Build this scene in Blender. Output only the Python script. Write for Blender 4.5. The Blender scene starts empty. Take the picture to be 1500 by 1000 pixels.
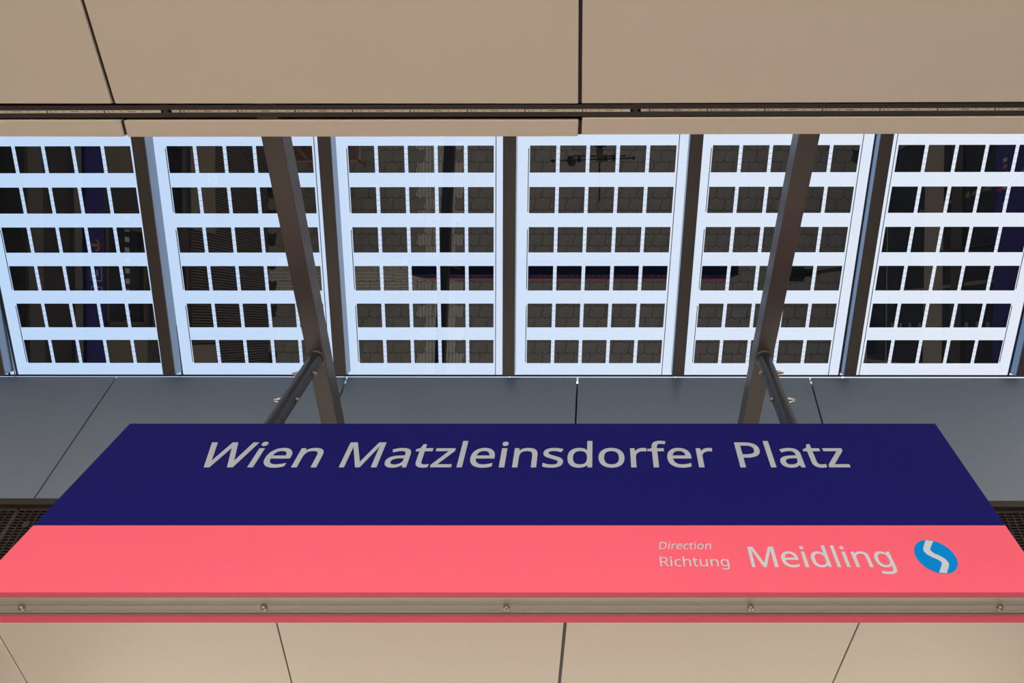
import bpy, bmesh, math, random
from mathutils import Vector, Matrix
random.seed(7)
sc = bpy.context.scene
COL = sc.collection

# ------------------------------------------------------------------ camera
FPX, CX, CY = 988.0, 873.0, 500.0            # focal length and principal point, 1500x1000 frame
PITCH = math.radians(58.73)
CAM_H = 1.6
ORG = Vector((0, 0, CAM_H))
cam_d = bpy.data.cameras.new('camera')
cam_d.sensor_fit = 'HORIZONTAL'
cam_d.sensor_width = 36.0
cam_d.lens = FPX / 1500 * 36.0
cam_d.shift_x = -(CX - 750) / 1500
cam_d.clip_start = 0.01
cam = bpy.data.objects.new('camera', cam_d)
cam.location = ORG
cam.rotation_euler = (math.radians(90) + PITCH, 0, 0)
COL.objects.link(cam)
sc.camera = cam

# ------------------------------------------------------------------ sky, exposure
SKY = 5.6
w = bpy.data.worlds.new('sky'); sc.world = w; w.use_nodes = True
nt = w.node_tree; nt.nodes.clear()
tc = nt.nodes.new('ShaderNodeTexCoord'); sep = nt.nodes.new('ShaderNodeSeparateXYZ')
nt.links.new(tc.outputs['Generated'], sep.inputs[0])
mr = nt.nodes.new('ShaderNodeMapRange'); mr.inputs[1].default_value = -0.8; mr.inputs[2].default_value = 0.6
nt.links.new(sep.outputs[0], mr.inputs[0])
mx = nt.nodes.new('ShaderNodeMix'); mx.data_type = 'RGBA'
mx.inputs[6].default_value = (0.60, 0.79, 1.0, 1); mx.inputs[7].default_value = (0.97, 0.985, 1.0, 1)
nt.links.new(mr.outputs[0], mx.inputs[0])
# towards the horizon the haze is warmer
mr2 = nt.nodes.new('ShaderNodeMapRange'); mr2.inputs[1].default_value = 0.0; mr2.inputs[2].default_value = 0.55
nt.links.new(sep.outputs[2], mr2.inputs[0])
mx2 = nt.nodes.new('ShaderNodeMix'); mx2.data_type = 'RGBA'
mx2.inputs[6].default_value = (1.0, 0.96, 0.90, 1)
nt.links.new(mr2.outputs[0], mx2.inputs[0]); nt.links.new(mx.outputs[2], mx2.inputs[7])
bg = nt.nodes.new('ShaderNodeBackground'); bg.inputs[1].default_value = SKY
wo = nt.nodes.new('ShaderNodeOutputWorld')
nt.links.new(mx2.outputs[2], bg.inputs[0]); nt.links.new(bg.outputs[0], wo.inputs[0])
sc.view_settings.view_transform = 'Standard'
sc.view_settings.look = 'None'
sc.view_settings.gamma = 1.0
sc.view_settings.exposure = 0.0
sc.view_settings.use_curve_mapping = False

# ------------------------------------------------------------------ measuring helpers
Fv = Vector((0, math.cos(PITCH), math.sin(PITCH)))
Uv = Vector((0, -math.sin(PITCH), math.cos(PITCH)))
Rv = Vector((1, 0, 0))
def ray(px, py): return Fv + Rv * ((px - CX) / FPX) - Uv * ((py - CY) / FPX)
def on_z(px, py, z):
    d = ray(px, py); return ORG + d * ((z - CAM_H) / d.z)
def on_y(px, py, y):
    d = ray(px, py); return ORG + d * (y / d.y)

# ------------------------------------------------------------------ materials
def mat(name, col, rough=0.5, metal=0.0, ior=1.5, noise=0.0, scale=6.0, bump=0.0, spec=None):
    m = bpy.data.materials.new(name); m.use_nodes = True
    n = m.node_tree; b = n.nodes['Principled BSDF']
    b.inputs['Roughness'].default_value = rough
    b.inputs['Metallic'].default_value = metal
    b.inputs['IOR'].default_value = ior
    if spec is not None: b.inputs['Specular IOR Level'].default_value = spec
    t = n.nodes.new('ShaderNodeTexCoord')
    nz = n.nodes.new('ShaderNodeTexNoise'); nz.inputs['Scale'].default_value = scale; nz.inputs['Detail'].default_value = 5
    n.links.new(t.outputs['Object'], nz.inputs['Vector'])
    mixn = n.nodes.new('ShaderNodeMix'); mixn.data_type = 'RGBA'
    mixn.inputs[6].default_value = tuple(c * (1 - noise) for c in col) + (1,)
    mixn.inputs[7].default_value = tuple(min(1, c * (1 + noise)) for c in col) + (1,)
    n.links.new(nz.outputs[0], mixn.inputs[0])
    n.links.new(mixn.outputs[2], b.inputs['Base Color'])
    if bump:
        bp = n.nodes.new('ShaderNodeBump'); bp.inputs['Strength'].default_value = bump; bp.inputs['Distance'].default_value = 0.01
        n.links.new(nz.outputs[0], bp.inputs['Height']); n.links.new(bp.outputs[0], b.inputs['Normal'])
    return m

M = {}
M['panel'] = mat('beige_powder_coat', (0.715, 0.635, 0.525), 0.42, noise=0.015, scale=3)
M['fascia'] = mat('sky_tinted_grey_fascia', (0.27, 0.345, 0.44), 0.28, ior=1.6, noise=0.03, scale=3)  # grey coat; blue light from the skylight is mixed into the base colour
M['panel_back'] = mat('roof_deck_dark', (0.02, 0.018, 0.016), 0.9, noise=0.1)
M['steel'] = mat('brown_steel_paint', (0.066, 0.048, 0.041), 0.33, ior=1.7, noise=0.08, scale=9)
M['mullion'] = mat('brown_mullion_paint', (0.10, 0.082, 0.072), 0.26, ior=1.6, noise=0.06, scale=9)
M['mull_alu'] = mat('anodised_mullion', (0.23, 0.31, 0.42), 0.30, metal=0.75, noise=0.04, scale=15)
M['tube'] = mat('charcoal_tube_paint', (0.020, 0.021, 0.027), 0.30, ior=1.55, noise=0.05, scale=12)
M['gasket'] = mat('black_gasket', (0.012, 0.014, 0.018), 0.5)
M['bolt'] = mat('zinc_bolt', (0.46, 0.41, 0.33), 0.32, metal=0.9, noise=0.1, scale=40)
M['blue'] = mat('sign_blue', (0.0105, 0.0095, 0.128), 0.5, noise=0.02, scale=4, spec=0.04)
M['pink'] = mat('sign_coral_red', (0.90, 0.122, 0.185), 0.5, noise=0.015, scale=4, spec=0.2)
M['letter'] = mat('sign_letter_dim', (0.42, 0.455, 0.51), 0.5, spec=0.2)  # darker copy: weaker light high on the sign is put into the colour
M['logo_blue'] = mat('logo_blue', (0.0, 0.235, 0.66), 0.5, spec=0.05)
M['letter_light'] = mat('sign_letter_lit', (0.56, 0.60, 0.65), 0.5, spec=0.2)  # lighter copy: stronger light low on the sign is put into the colour
M['alu'] = mat('aluminium_channel', (0.50, 0.46, 0.40), 0.5, metal=0.3, noise=0.0, scale=2)
M['channel'] = mat('brown_led_channel', (0.050, 0.038, 0.031), 0.5, noise=0.05)
M['tape'] = mat('led_tape', (0.90, 0.83, 0.72), 0.45, noise=0.06, scale=60)
M['chip'] = mat('led_chip', (0.70, 0.42, 0.12), 0.4)
M['mark'] = mat('tape_mark', (0.03, 0.025, 0.02), 0.6)
M['ribbon'] = mat('tinned_ribbon', (0.14, 0.19, 0.25), 0.5, metal=0.0)
M['wire'] = mat('dark_bus_wire', (0.03, 0.05, 0.07), 0.4)
M['grille'] = mat('dark_grille', (0.05, 0.04, 0.034), 0.55, noise=0.1, scale=20)
M['paver'] = mat('concrete_paver', (0.395, 0.345, 0.285), 0.85, noise=0.22, scale=5, bump=0.15)
M['bed'] = mat('paving_bed', (0.07, 0.06, 0.05), 0.95)
M['platform'] = mat('concrete_platform', (0.36, 0.31, 0.26), 0.9, noise=0.15, scale=2)
M['ballast'] = mat('track_ballast', (0.52, 0.385, 0.265), 0.95, noise=0.25, scale=30, bump=0.5)
M['clad'] = mat('dark_ribbed_cladding', (0.19, 0.16, 0.14), 0.55, noise=0.08)
M['dark_wall'] = mat('dark_wall_panel', (0.10, 0.088, 0.085), 0.6, noise=0.1)
M['grey_trim'] = mat('warm_grey_trim', (0.30, 0.26, 0.24), 0.6)
M['tan'] = mat('tan_wall', (0.42, 0.35, 0.29), 0.7, noise=0.1)
M['dark_glass'] = mat('dark_glazing', (0.015, 0.022, 0.034), 0.06, ior=1.45)
M['way_blue'] = mat('wayfinding_blue', (0.045, 0.035, 0.33), 0.45)
M['white'] = mat('white_print', (0.8, 0.8, 0.8), 0.5)
M['orange'] = mat('orange_print', (0.85, 0.36, 0.03), 0.5)
M['red'] = mat('red_print', (0.85, 0.06, 0.10), 0.5)
M['black'] = mat('black_plastic', (0.012, 0.012, 0.014), 0.45)
M['rust'] = mat('rust_red_mesh', (0.36, 0.13, 0.085), 0.5)
M['rust_light'] = mat('worn_mesh_wire', (0.80, 0.50, 0.40), 0.5)
M['wood'] = mat('brown_armrest', (0.30, 0.19, 0.13), 0.5)
M['frame'] = mat('window_frame_brown', (0.16, 0.13, 0.11), 0.5)

# perforated metal: procedural round holes
def perforated():
    m = mat('perforated_metal', (0.34, 0.28, 0.22), 0.5); n = m.node_tree; b = n.nodes['Principled BSDF']
    t = n.nodes.new('ShaderNodeTexCoord'); v = n.nodes.new('ShaderNodeTexVoronoi'); v.inputs['Randomness'].default_value = 0
    v.inputs['Scale'].default_value = 45
    n.links.new(t.outputs['Object'], v.inputs['Vector'])
    r = n.nodes.new('ShaderNodeMapRange'); r.inputs[1].default_value = 0.3; r.inputs[2].default_value = 0.36
    n.links.new(v.outputs['Distance'], r.inputs[0])
    mixn = n.nodes.new('ShaderNodeMix'); mixn.data_type = 'RGBA'
    mixn.inputs[6].default_value = (0.03, 0.025, 0.02, 1); mixn.inputs[7].default_value = (0.34, 0.28, 0.22, 1)
    n.links.new(r.outputs[0], mixn.inputs[0]); n.links.new(mixn.outputs[2], b.inputs['Base Color'])
    return m
M['perf'] = perforated()

# ribbed tactile paver: grooves across one axis
def tactile(axis):
    m = mat('tactile_paver', (0.62, 0.53, 0.44), 0.8); n = m.node_tree; b = n.nodes['Principled BSDF']
    t = n.nodes.new('ShaderNodeTexCoord'); v = n.nodes.new('ShaderNodeTexWave'); v.inputs['Scale'].default_value = 6.5
    v.bands_direction = axis
    n.links.new(t.outputs['Object'], v.inputs['Vector'])
    mixn = n.nodes.new('ShaderNodeMix'); mixn.data_type = 'RGBA'
    mixn.inputs[6].default_value = (0.62, 0.53, 0.43, 1); mixn.inputs[7].default_value = (0.88, 0.78, 0.66, 1)
    n.links.new(v.outputs['Fac'], mixn.inputs[0]); n.links.new(mixn.outputs[2], b.inputs['Base Color'])
    bp = n.nodes.new('ShaderNodeBump'); bp.inputs['Distance'].default_value = 0.006
    n.links.new(v.outputs['Fac'], bp.inputs['Height']); n.links.new(bp.outputs[0], b.inputs['Normal'])
    return m
M['tact_x'] = tactile('X'); M['tact_y'] = tactile('Y')

# skylight glass: tinted see-through plus surface reflection
def glass():
    m = bpy.data.materials.new('tinted_skylight_glass'); m.use_nodes = True
    n = m.node_tree; n.nodes.clear()
    o = n.nodes.new('ShaderNodeOutputMaterial'); mixs = n.nodes.new('ShaderNodeMixShader')
    lw = n.nodes.new('ShaderNodeLayerWeight'); lw.inputs['Blend'].default_value = 0.5
    pw = n.nodes.new('ShaderNodeMath'); pw.operation = 'POWER'; pw.inputs[1].default_value = 5
    n.links.new(lw.outputs['Facing'], pw.inputs[0])
    fr = n.nodes.new('ShaderNodeMath'); fr.operation = 'MULTIPLY_ADD'; fr.inputs[1].default_value = 0.95; fr.inputs[2].default_value = 0.045
    n.links.new(pw.outputs[0], fr.inputs[0])
    tr = n.nodes.new('ShaderNodeBsdfTransparent'); tr.inputs[0].default_value = (0.395, 0.405, 0.425, 1)
    gl = n.nodes.new('ShaderNodeBsdfGlossy'); gl.inputs['Roughness'].default_value = 0.0
    n.links.new(fr.outputs[0], mixs.inputs[0]); n.links.new(tr.outputs[0], mixs.inputs[1])
    n.links.new(gl.outputs[0], mixs.inputs[2]); n.links.new(mixs.outputs[0], o.inputs[0])
    return m
M['glass'] = glass()
M['cell'] = mat('solar_cell', (0.012, 0.015, 0.02), 0.012, ior=1.95, noise=0.1, scale=30)

# ------------------------------------------------------------------ object helpers
OFF = {}
def link(o, parent=None, loc=(0, 0, 0)):
    COL.objects.link(o)
    if parent is not None:
        o.parent = parent
    OFF[o.name] = OFF[parent.name].copy() if parent is not None else Vector((0, 0, 0))
    return o
def tag(o, label=None, category=None, group=None, kind=None):
    if label: o['label'] = label
    if category: o['category'] = category
    if group: o['group'] = group
    if kind: o['kind'] = kind
    return o
def empty(name, loc):
    o = bpy.data.objects.new(name, None); COL.objects.link(o); o.location = loc
    o.empty_display_size = 0.1
    OFF[o.name] = Vector(loc); return o
class MB:
    """Collects solids in world coordinates; build() links them as one mesh object."""
    def __init__(s): s.v = []; s.f = []
    def add(s, vs, fs):
        k = len(s.v); s.v += [Vector(p) for p in vs]; s.f += [tuple(i + k for i in q) for q in fs]; return s
    def box(s, x0, x1, y0, y1, z0, z1):
        return s.hexa([(x0, y0, z0), (x1, y0, z0), (x1, y1, z0), (x0, y1, z0)], [(x0, y0, z1), (x1, y0, z1), (x1, y1, z1), (x0, y1, z1)])
    def hexa(s, lo, hi):
        return s.add(list(lo) + list(hi), [(3, 2, 1, 0), (4, 5, 6, 7), (0, 1, 5, 4), (1, 2, 6, 5), (2, 3, 7, 6), (3, 0, 4, 7)])
    def prism(s, poly, vec):
        n = len(poly); a = [Vector(p) for p in poly]; b = [p + Vector(vec) for p in a]
        return s.add(a + b, [tuple(range(n - 1, -1, -1)), tuple(range(n, 2 * n))] + [(i, (i + 1) % n, n + (i + 1) % n, n + i) for i in range(n)])
    def bar(s, a, b, u, v):
        """box along a->b with half vectors u, v"""
        a, b, u, v = Vector(a), Vector(b), Vector(u), Vector(v)
        return s.hexa([a - u - v, a + u - v, a + u + v, a - u + v], [b - u - v, b + u - v, b + u + v, b - u + v])
    def tube(s, a, b, r0, r1=None, n=20):
        a, b = Vector(a), Vector(b); r1 = r0 if r1 is None else r1
        d = (b - a).normalized(); u = d.orthogonal().normalized(); v = d.cross(u)
        A = [a + (u * math.cos(t) + v * math.sin(t)) * r0 for t in [2 * math.pi * i / n for i in range(n)]]
        B = [b + (u * math.cos(t) + v * math.sin(t)) * r1 for t in [2 * math.pi * i / n for i in range(n)]]
        return s.add(A + B, [tuple(range(n - 1, -1, -1)), tuple(range(n, 2 * n))] + [(i, (i + 1) % n, n + (i + 1) % n, n + i) for i in range(n)])
    def lathe(s, a, axis, prof, n=20):
        a, d = Vector(a), Vector(axis).normalized(); u = d.orthogonal().normalized(); v = d.cross(u)
        vs = []
        for (t, r) in prof:
            for i in range(n):
                q = 2 * math.pi * i / n; vs.append(a + d * t + (u * math.cos(q) + v * math.sin(q)) * r)
        fs = []
        for k in range(len(prof) - 1):
            for i in range(n): fs.append((k * n + i, k * n + (i + 1) % n, (k + 1) * n + (i + 1) % n, (k + 1) * n + i))
        fs.append(tuple(range(n - 1, -1, -1))); fs.append(tuple((len(prof) - 1) * n + i for i in range(n)))
        return s.add(vs, fs)
    def mesh(s, name, m, off=(0, 0, 0), smooth=False):
        me = bpy.data.meshes.new(name); off = Vector(off)
        me.from_pydata([tuple(p - off) for p in s.v], [], s.f); me.materials.append(m)
        b = bmesh.new(); b.from_mesh(me); bmesh.ops.recalc_face_normals(b, faces=b.faces); b.to_mesh(me); b.free()
        if smooth:
            for p in me.polygons: p.use_smooth = True
            me.set_sharp_from_angle(angle=math.radians(40))
        return me
    def build(s, name, m, parent=None, bevel=0.0, smooth=False):
        off = OFF[parent.name] if parent is not None else Vector((0, 0, 0))
        o = bpy.data.objects.new(name, s.mesh(name, m, off, smooth)); link(o, parent)
        if bevel:
            bv = o.modifiers.new('bevel', 'BEVEL'); bv.width = bevel; bv.segments = 2; bv.limit_method = 'ANGLE'
        return o
def struct(o): o['kind'] = 'structure'; return o

# ================================================================== STRUCTURE
HN = 2.5 + CAM_H          # near ceiling underside
HF = 2.20 + CAM_H         # far soffit underside
TH = 0.028
XL, XR = -8.6, 8.6
YB, YF = -4.2, 5.3        # canopy edges behind and ahead

# ---------------------------------------------------------------- glass grid frame
GO = ORG + Vector((-0.38993564, 1.08228514, 4.01865429))
E1 = Vector((0.17794199, -0.00055943, -0.00103448))
E2 = Vector((-0.01061917, 0.2315547, -0.06225514))
GN = E1.cross(E2).normalized()
if GN.z < 0: GN = -GN
def gp(u, v, h=0.0): return GO + E1 * u + E2 * v + GN * h     # column units, row units, height above the glass underside
BAY = {0: -18.26126, 1: -12.16277, 2: -6.08735, 3: 0.0, 4: 6.08324, 5: 12.23862, -1: -24.36, 6: 18.36}
CW, CH = 0.877, 0.65
V0, V1 = -1.80, 6.02                     # glass extent along the slope

# ---------------------------------------------------------------- ceiling
deck = MB()
deck.box(XL, XR, YB, 0.50, HN + 0.16, HN + 0.30)
deck.box(XL, -4.95, 0.50, 2.9, HN + 0.16, HN + 0.30)
deck.box(4.30, XR, 0.50, 2.9, HN + 0.16, HN + 0.30)
deck.box(XL, XR, 0.46, 0.60, HN + 0.056, HN + 0.24)
deck.box(XL, XR, 2.98, YF, HF + 0.16, HF + 0.30)
ceiling = struct(deck.build('ceiling', M['panel_back']))
ceiling['label'] = 'dark roof deck carrying beige ceiling panels on both sides of the skylight'

def ceil_panel(corners, z, name='ceiling_panel', h=TH):
    poly = [Vector((c[0], c[1], z)) for c in corners]
    return MB().prism(poly, (0, 0, h)).build(name, M['panel'], ceiling, bevel=0.003)

def lerp_line(a, b, y):
    """x on the line through a and b (world points) at world y"""
    t = (y - a.y) / (b.y - a.y); return a.x + (b.x - a.x) * t
# main near panels: joints measured at image top and at the slot
JA = (on_z(119.5, 0, HN), on_z(166, 152, HN)); JB = (on_z(850.5, 0, HN), on_z(849.5, 150, HN))
pitch = lerp_line(*JB, 0.3) - lerp_line(*JA, 0.3)
joints = []
for k in (-3, -2, -1): joints.append((k, lambda y, k=k: lerp_line(*JA, y) + k * pitch))
joints += [(0, lambda y: lerp_line(*JA, y)), (1, lambda y: lerp_line(*JB, y))]
for k in (1, 2, 3, 4): joints.append((k + 1, lambda y, k=k: lerp_line(*JB, y) + k * pitch))
G = 0.0065
slotL = on_z(0, 152, HN).y; slotM = on_z(848, 151.4, HN).y; slotR = on_z(1500, 149.2, HN).y
for i in range(len(joints) - 1):
    ja, jb = joints[i][1], joints[i + 1][1]
    right = joints[i][0] >= 1
    yf = (slotM + slotR) / 2 if right else (slotL + slotM) / 2
    y1a = slotM if right else yf; y1b = slotR if right else yf
    ya = YB
    ymid = -2.0
    for (lo, hi) in ((ymid + 0.006, None), (YB, ymid - 0.006)):
        ha = y1a if hi is None else hi; hb = y1b if hi is None else hi
        ceil_panel([(ja(lo) + G, lo), (jb(lo) - G, lo), (jb(hb) - G, hb), (ja(ha) + G, ha)], HN)
for kk, jf in joints:
    hi = slotM - .002
    MB().hexa([(jf(YB) - G, YB, HN + .010), (jf(YB) + G, YB, HN + .010), (jf(hi) + G, hi, HN + .010), (jf(hi) - G, hi, HN + .010)],
              [(jf(YB) - G, YB, HN + TH), (jf(YB) + G, YB, HN + TH), (jf(hi) + G, hi, HN + TH), (jf(hi) - G, hi, HN + TH)]).build('joint_gasket', M['gasket'], ceiling)
# narrow strips between LED slot and skylight
SA = (on_z(178, 176.5, HN), on_z(184, 200, HN)); SB = (on_z(850, 176, HN), on_z(849, 199, HN))
def strip(xa, xb, ya0, ya1, yb0, yb1):
    ceil_panel([(xa(ya0), ya0), (xb(yb0), yb0), (xb(yb1), yb1), (xa(ya1), ya1)], HN, 'ceiling_edge_panel', TH)
yl0, yl1 = on_z(400, 176.3, HN).y, on_z(400, 200, HN).y
strip(lambda y: lerp_line(*SA, y) - 2 * pitch + G, lambda y: lerp_line(*SA, y) - pitch - G, yl0, yl1, yl0, yl1)
strip(lambda y: lerp_line(*SA, y) - pitch + G, lambda y: lerp_line(*SA, y) - G, yl0, on_z(0, 199.2, HN).y, yl0, on_z(180, 200.4, HN).y)
strip(lambda y: lerp_line(*SA, y) + G, lambda y: lerp_line(*SB, y) - G, on_z(180, 176.6, HN).y, on_z(180, 200.6, HN).y, on_z(848, 176, HN).y, on_z(848, 199.8, HN).y)
yr0a, yr1a, yr0b, yr1b = on_z(852, 173, HN).y, on_z(852, 197.2, HN).y, on_z(1500, 170.8, HN).y, on_z(1500, 195.8, HN).y
strip(lambda y: lerp_line(*SB, y) + G, lambda y: lerp_line(*SB, y) + pitch - G, yr0a, yr1a, yr0b, yr1b)
strip(lambda y: lerp_line(*SB, y) + pitch + G, lambda y: lerp_line(*SB, y) + 2 * pitch - G, yr0b, yr1b, yr0b - 0.002, yr1b - 0.002)

for jl in (SA, SB):
    ya, yb = yl0 + .003, yl1 - .006
    MB().hexa([(lerp_line(*jl, ya) - G, ya, HN + .008), (lerp_line(*jl, ya) + G, ya, HN + .008), (lerp_line(*jl, yb) + G, yb, HN + .008), (lerp_line(*jl, yb) - G, yb, HN + .008)],
              [(lerp_line(*jl, ya) - G, ya, HN + TH), (lerp_line(*jl, ya) + G, ya, HN + TH), (lerp_line(*jl, yb) + G, yb, HN + TH), (lerp_line(*jl, yb) - G, yb, HN + TH)]).build('joint_gasket', M['gasket'], ceiling)

# ---------------------------------------------------------------- fascia (far side of the skylight well)
fdir = -ray(892, -510).normalized()                  # runs down the fascia
g0 = gp(0, 5.94)                                     # lower glass edge
def on_glass(px, py, h=0.0):
    d = ray(px, py); t = ((GO + GN * h - ORG).dot(GN)) / d.dot(GN); return ORG + d * t
ft_l, ft_r = on_glass(0, 551.5, -0.012), on_glass(1500, 553.5, -0.012)
fx = (ft_r - ft_l).normalized()
fn = fx.cross(fdir).normalized()
if fn.y > 0: fn = -fn                                # towards the camera
FH = 0.905
def fas(px):                                         # point on the fascia top line under image column px
    a = (px - 0) / 1500.0
    d = ray(px, 551.5 + 2 * a)
    t = (ft_l - ORG).dot(fn) / d.dot(fn); return ORG + d * t
fj = [fas(170.6 - 338.6 * 2), fas(170.6 - 338.6), fas(170.6), fas(508.2), fas(846), fas(1186.4), fas(1525), fas(1865)]
fb = MB()
a, b = fj[0] - fn * 0.06, fj[-1] - fn * 0.06
fb.hexa([a, b, b - fn * 0.05, a - fn * 0.05], [a + fdir * (FH + .1), b + fdir * (FH + .1), b + fdir * (FH + .1) - fn * .05, a + fdir * (FH + .1) - fn * .05])
fascia = struct(fb.build('wall_back', M['panel_back'])); fascia['label'] = 'leaning fascia wall under the lower edge of the skylight'
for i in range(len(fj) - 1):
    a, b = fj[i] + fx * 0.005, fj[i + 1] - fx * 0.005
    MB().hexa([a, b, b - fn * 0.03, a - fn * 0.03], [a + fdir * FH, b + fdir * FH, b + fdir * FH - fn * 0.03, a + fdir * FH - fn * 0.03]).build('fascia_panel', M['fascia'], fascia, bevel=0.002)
# bottom rail under the fascia
ra, rb = fj[0] + fdir * (FH + 0.004), fj[-1] + fdir * (FH + 0.004)
rail = MB().hexa([ra + fn * .004, rb + fn * .004, rb - fn * .05, ra - fn * .05], [p + fdir * 0.036 for p in (ra + fn * .004, rb + fn * .004, rb - fn * .05, ra - fn * .05)]).build('trim_1', M['channel'], bevel=0.002)
struct(rail)
yrail = (ra + fdir * 0.05).y

# ---------------------------------------------------------------- grille panels and far soffit
# the grille hangs below the fascia rail in a slightly steeper leaning plane, set back behind a dark gap
gdir = -ray(892, -667).normalized()
gc = ra + fdir * 0.055 - fn * 0.045
gnrm = fx.cross(gdir).normalized()
if gnrm.y > 0: gnrm = -gnrm
def on_gr(px, py):
    d = ray(px, py); return ORG + d * ((gc - ORG).dot(gnrm) / d.dot(gnrm))
gtop = on_gr(28, 748)
GLEN = (gtop.z - HF - 0.02) / -gdir.z
glen = 1.484
gy1 = (gtop + gdir * GLEN).y + 0.03
def grille(a, b):
    m = MB(); L = (b - a).length
    t = 0.0
    while t < GLEN:
        m.bar(a + gdir * t, b + gdir * t, gdir * .003, gnrm * .006); t += 0.0165
    n_ = 36
    for k in range(n_ + 1):
        p = a + fx * (L * k / n_); hw = .006 if k in (0, n_) else .0028
        m.bar(p + gnrm * .005, p + gdir * GLEN + gnrm * .005, fx * hw, gnrm * .006)
    m.bar(a - gdir * .004, b - gdir * .004, gdir * .008, gnrm * .009)
    for q in (0.06, 0.94):
        c = a + fx * (L * q) + gdir * .085
        m.tube(c - gnrm * .004, c + gnrm * .014, .020, n=14)
    return m
for k in range(-2, 5):
    a = gtop + fx * (k * glen + .006); b = gtop + fx * ((k + 1) * glen - .006)
    grille(a, b).build('grille_panel', M['grille'], fascia)
ba, bb_ = gtop - fx * 3.2 - gnrm * .10 - gdir * .12, gtop + fx * 7.6 - gnrm * .10 - gdir * .12
bk = MB().hexa([ba, bb_, bb_ - gnrm * .04, ba - gnrm * .04], [p + gdir * (GLEN + .09) for p in (ba, bb_, bb_ - gnrm * .04, ba - gnrm * .04)])
bk.build('grille_backing', M['panel_back'], fascia)
sj = [((0, 933.5), (39, 1000)), ((404.8, 912), (427, 1000)), ((828, 912), (819.4, 1000)), ((1259, 912), (1220, 1000))]
sl = [(on_z(*p, HF), on_z(*q, HF)) for p, q in sj]
dxs = lerp_line(*sl[3], 3.7) - lerp_line(*sl[2], 3.7)
fl = [lambda y: lerp_line(*sl[0], y) - 2 * dxs, lambda y: lerp_line(*sl[0], y) - dxs] + [lambda y, s=s: lerp_line(*s, y) for s in sl] + [lambda y: lerp_line(*sl[3], y) + dxs, lambda y: lerp_line(*sl[3], y) + 2 * dxs]
for i in range(len(fl) - 1):
    ga = 0.0085 if i == 4 else 0.004
    gb = 0.0085 if i == 3 else 0.004
    for (lo, hi) in ((gy1 + 0.015, 4.6), (4.612, YF)):
        ceil_panel([(fl[i](lo) + ga, lo), (fl[i + 1](lo) - gb, lo), (fl[i + 1](hi) - gb, hi), (fl[i](hi) + ga, hi)], HF)

for i in range(1, len(fl) - 1):
    lo, hi = gy1 + .015, YF; g_ = 0.0085 if i == 4 else 0.004
    MB().hexa([(fl[i](lo) - g_, lo, HF + .006), (fl[i](lo) + g_, lo, HF + .006), (fl[i](hi) + g_, hi, HF + .006), (fl[i](hi) - g_, hi, HF + .006)],
              [(fl[i](lo) - g_, lo, HF + TH), (fl[i](lo) + g_, lo, HF + TH), (fl[i](hi) + g_, hi, HF + TH), (fl[i](hi) - g_, hi, HF + TH)]).build('joint_gasket', M['gasket'], ceiling)

# ---------------------------------------------------------------- well cheeks and near upstand
up = MB()
ga, gb = gp(-26.5, V0 - 0.2), gp(25, V0 - 0.2)
up.hexa([(-5.0, 0.60, HN + .035), (4.4, 0.60, HN + .035), (4.4, 0.64, HN + .035), (-5.0, 0.64, HN + .035)],
        [(-5.0, .60, ga.z + .1), (4.4, .60, gb.z + .1), (4.4, .62, gb.z + .1), (-5.0, .62, ga.z + .1)])
struct(up.build('trim_2', M['panel']))
for nm, x in (('trim_3', -4.98), ('trim_4', 4.33)):
    a, b = gp(0, V0 - 0.3), gp(0, V1 + 0.1)
    poly = [(x, .62, HN + .03), (x, 2.75, HN + .12), (x, b.y, b.z + .15), (x, a.y, a.z + .15)]
    struct(MB().prism(poly, (0.05, 0, 0)).build(nm, M['panel']))

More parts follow.
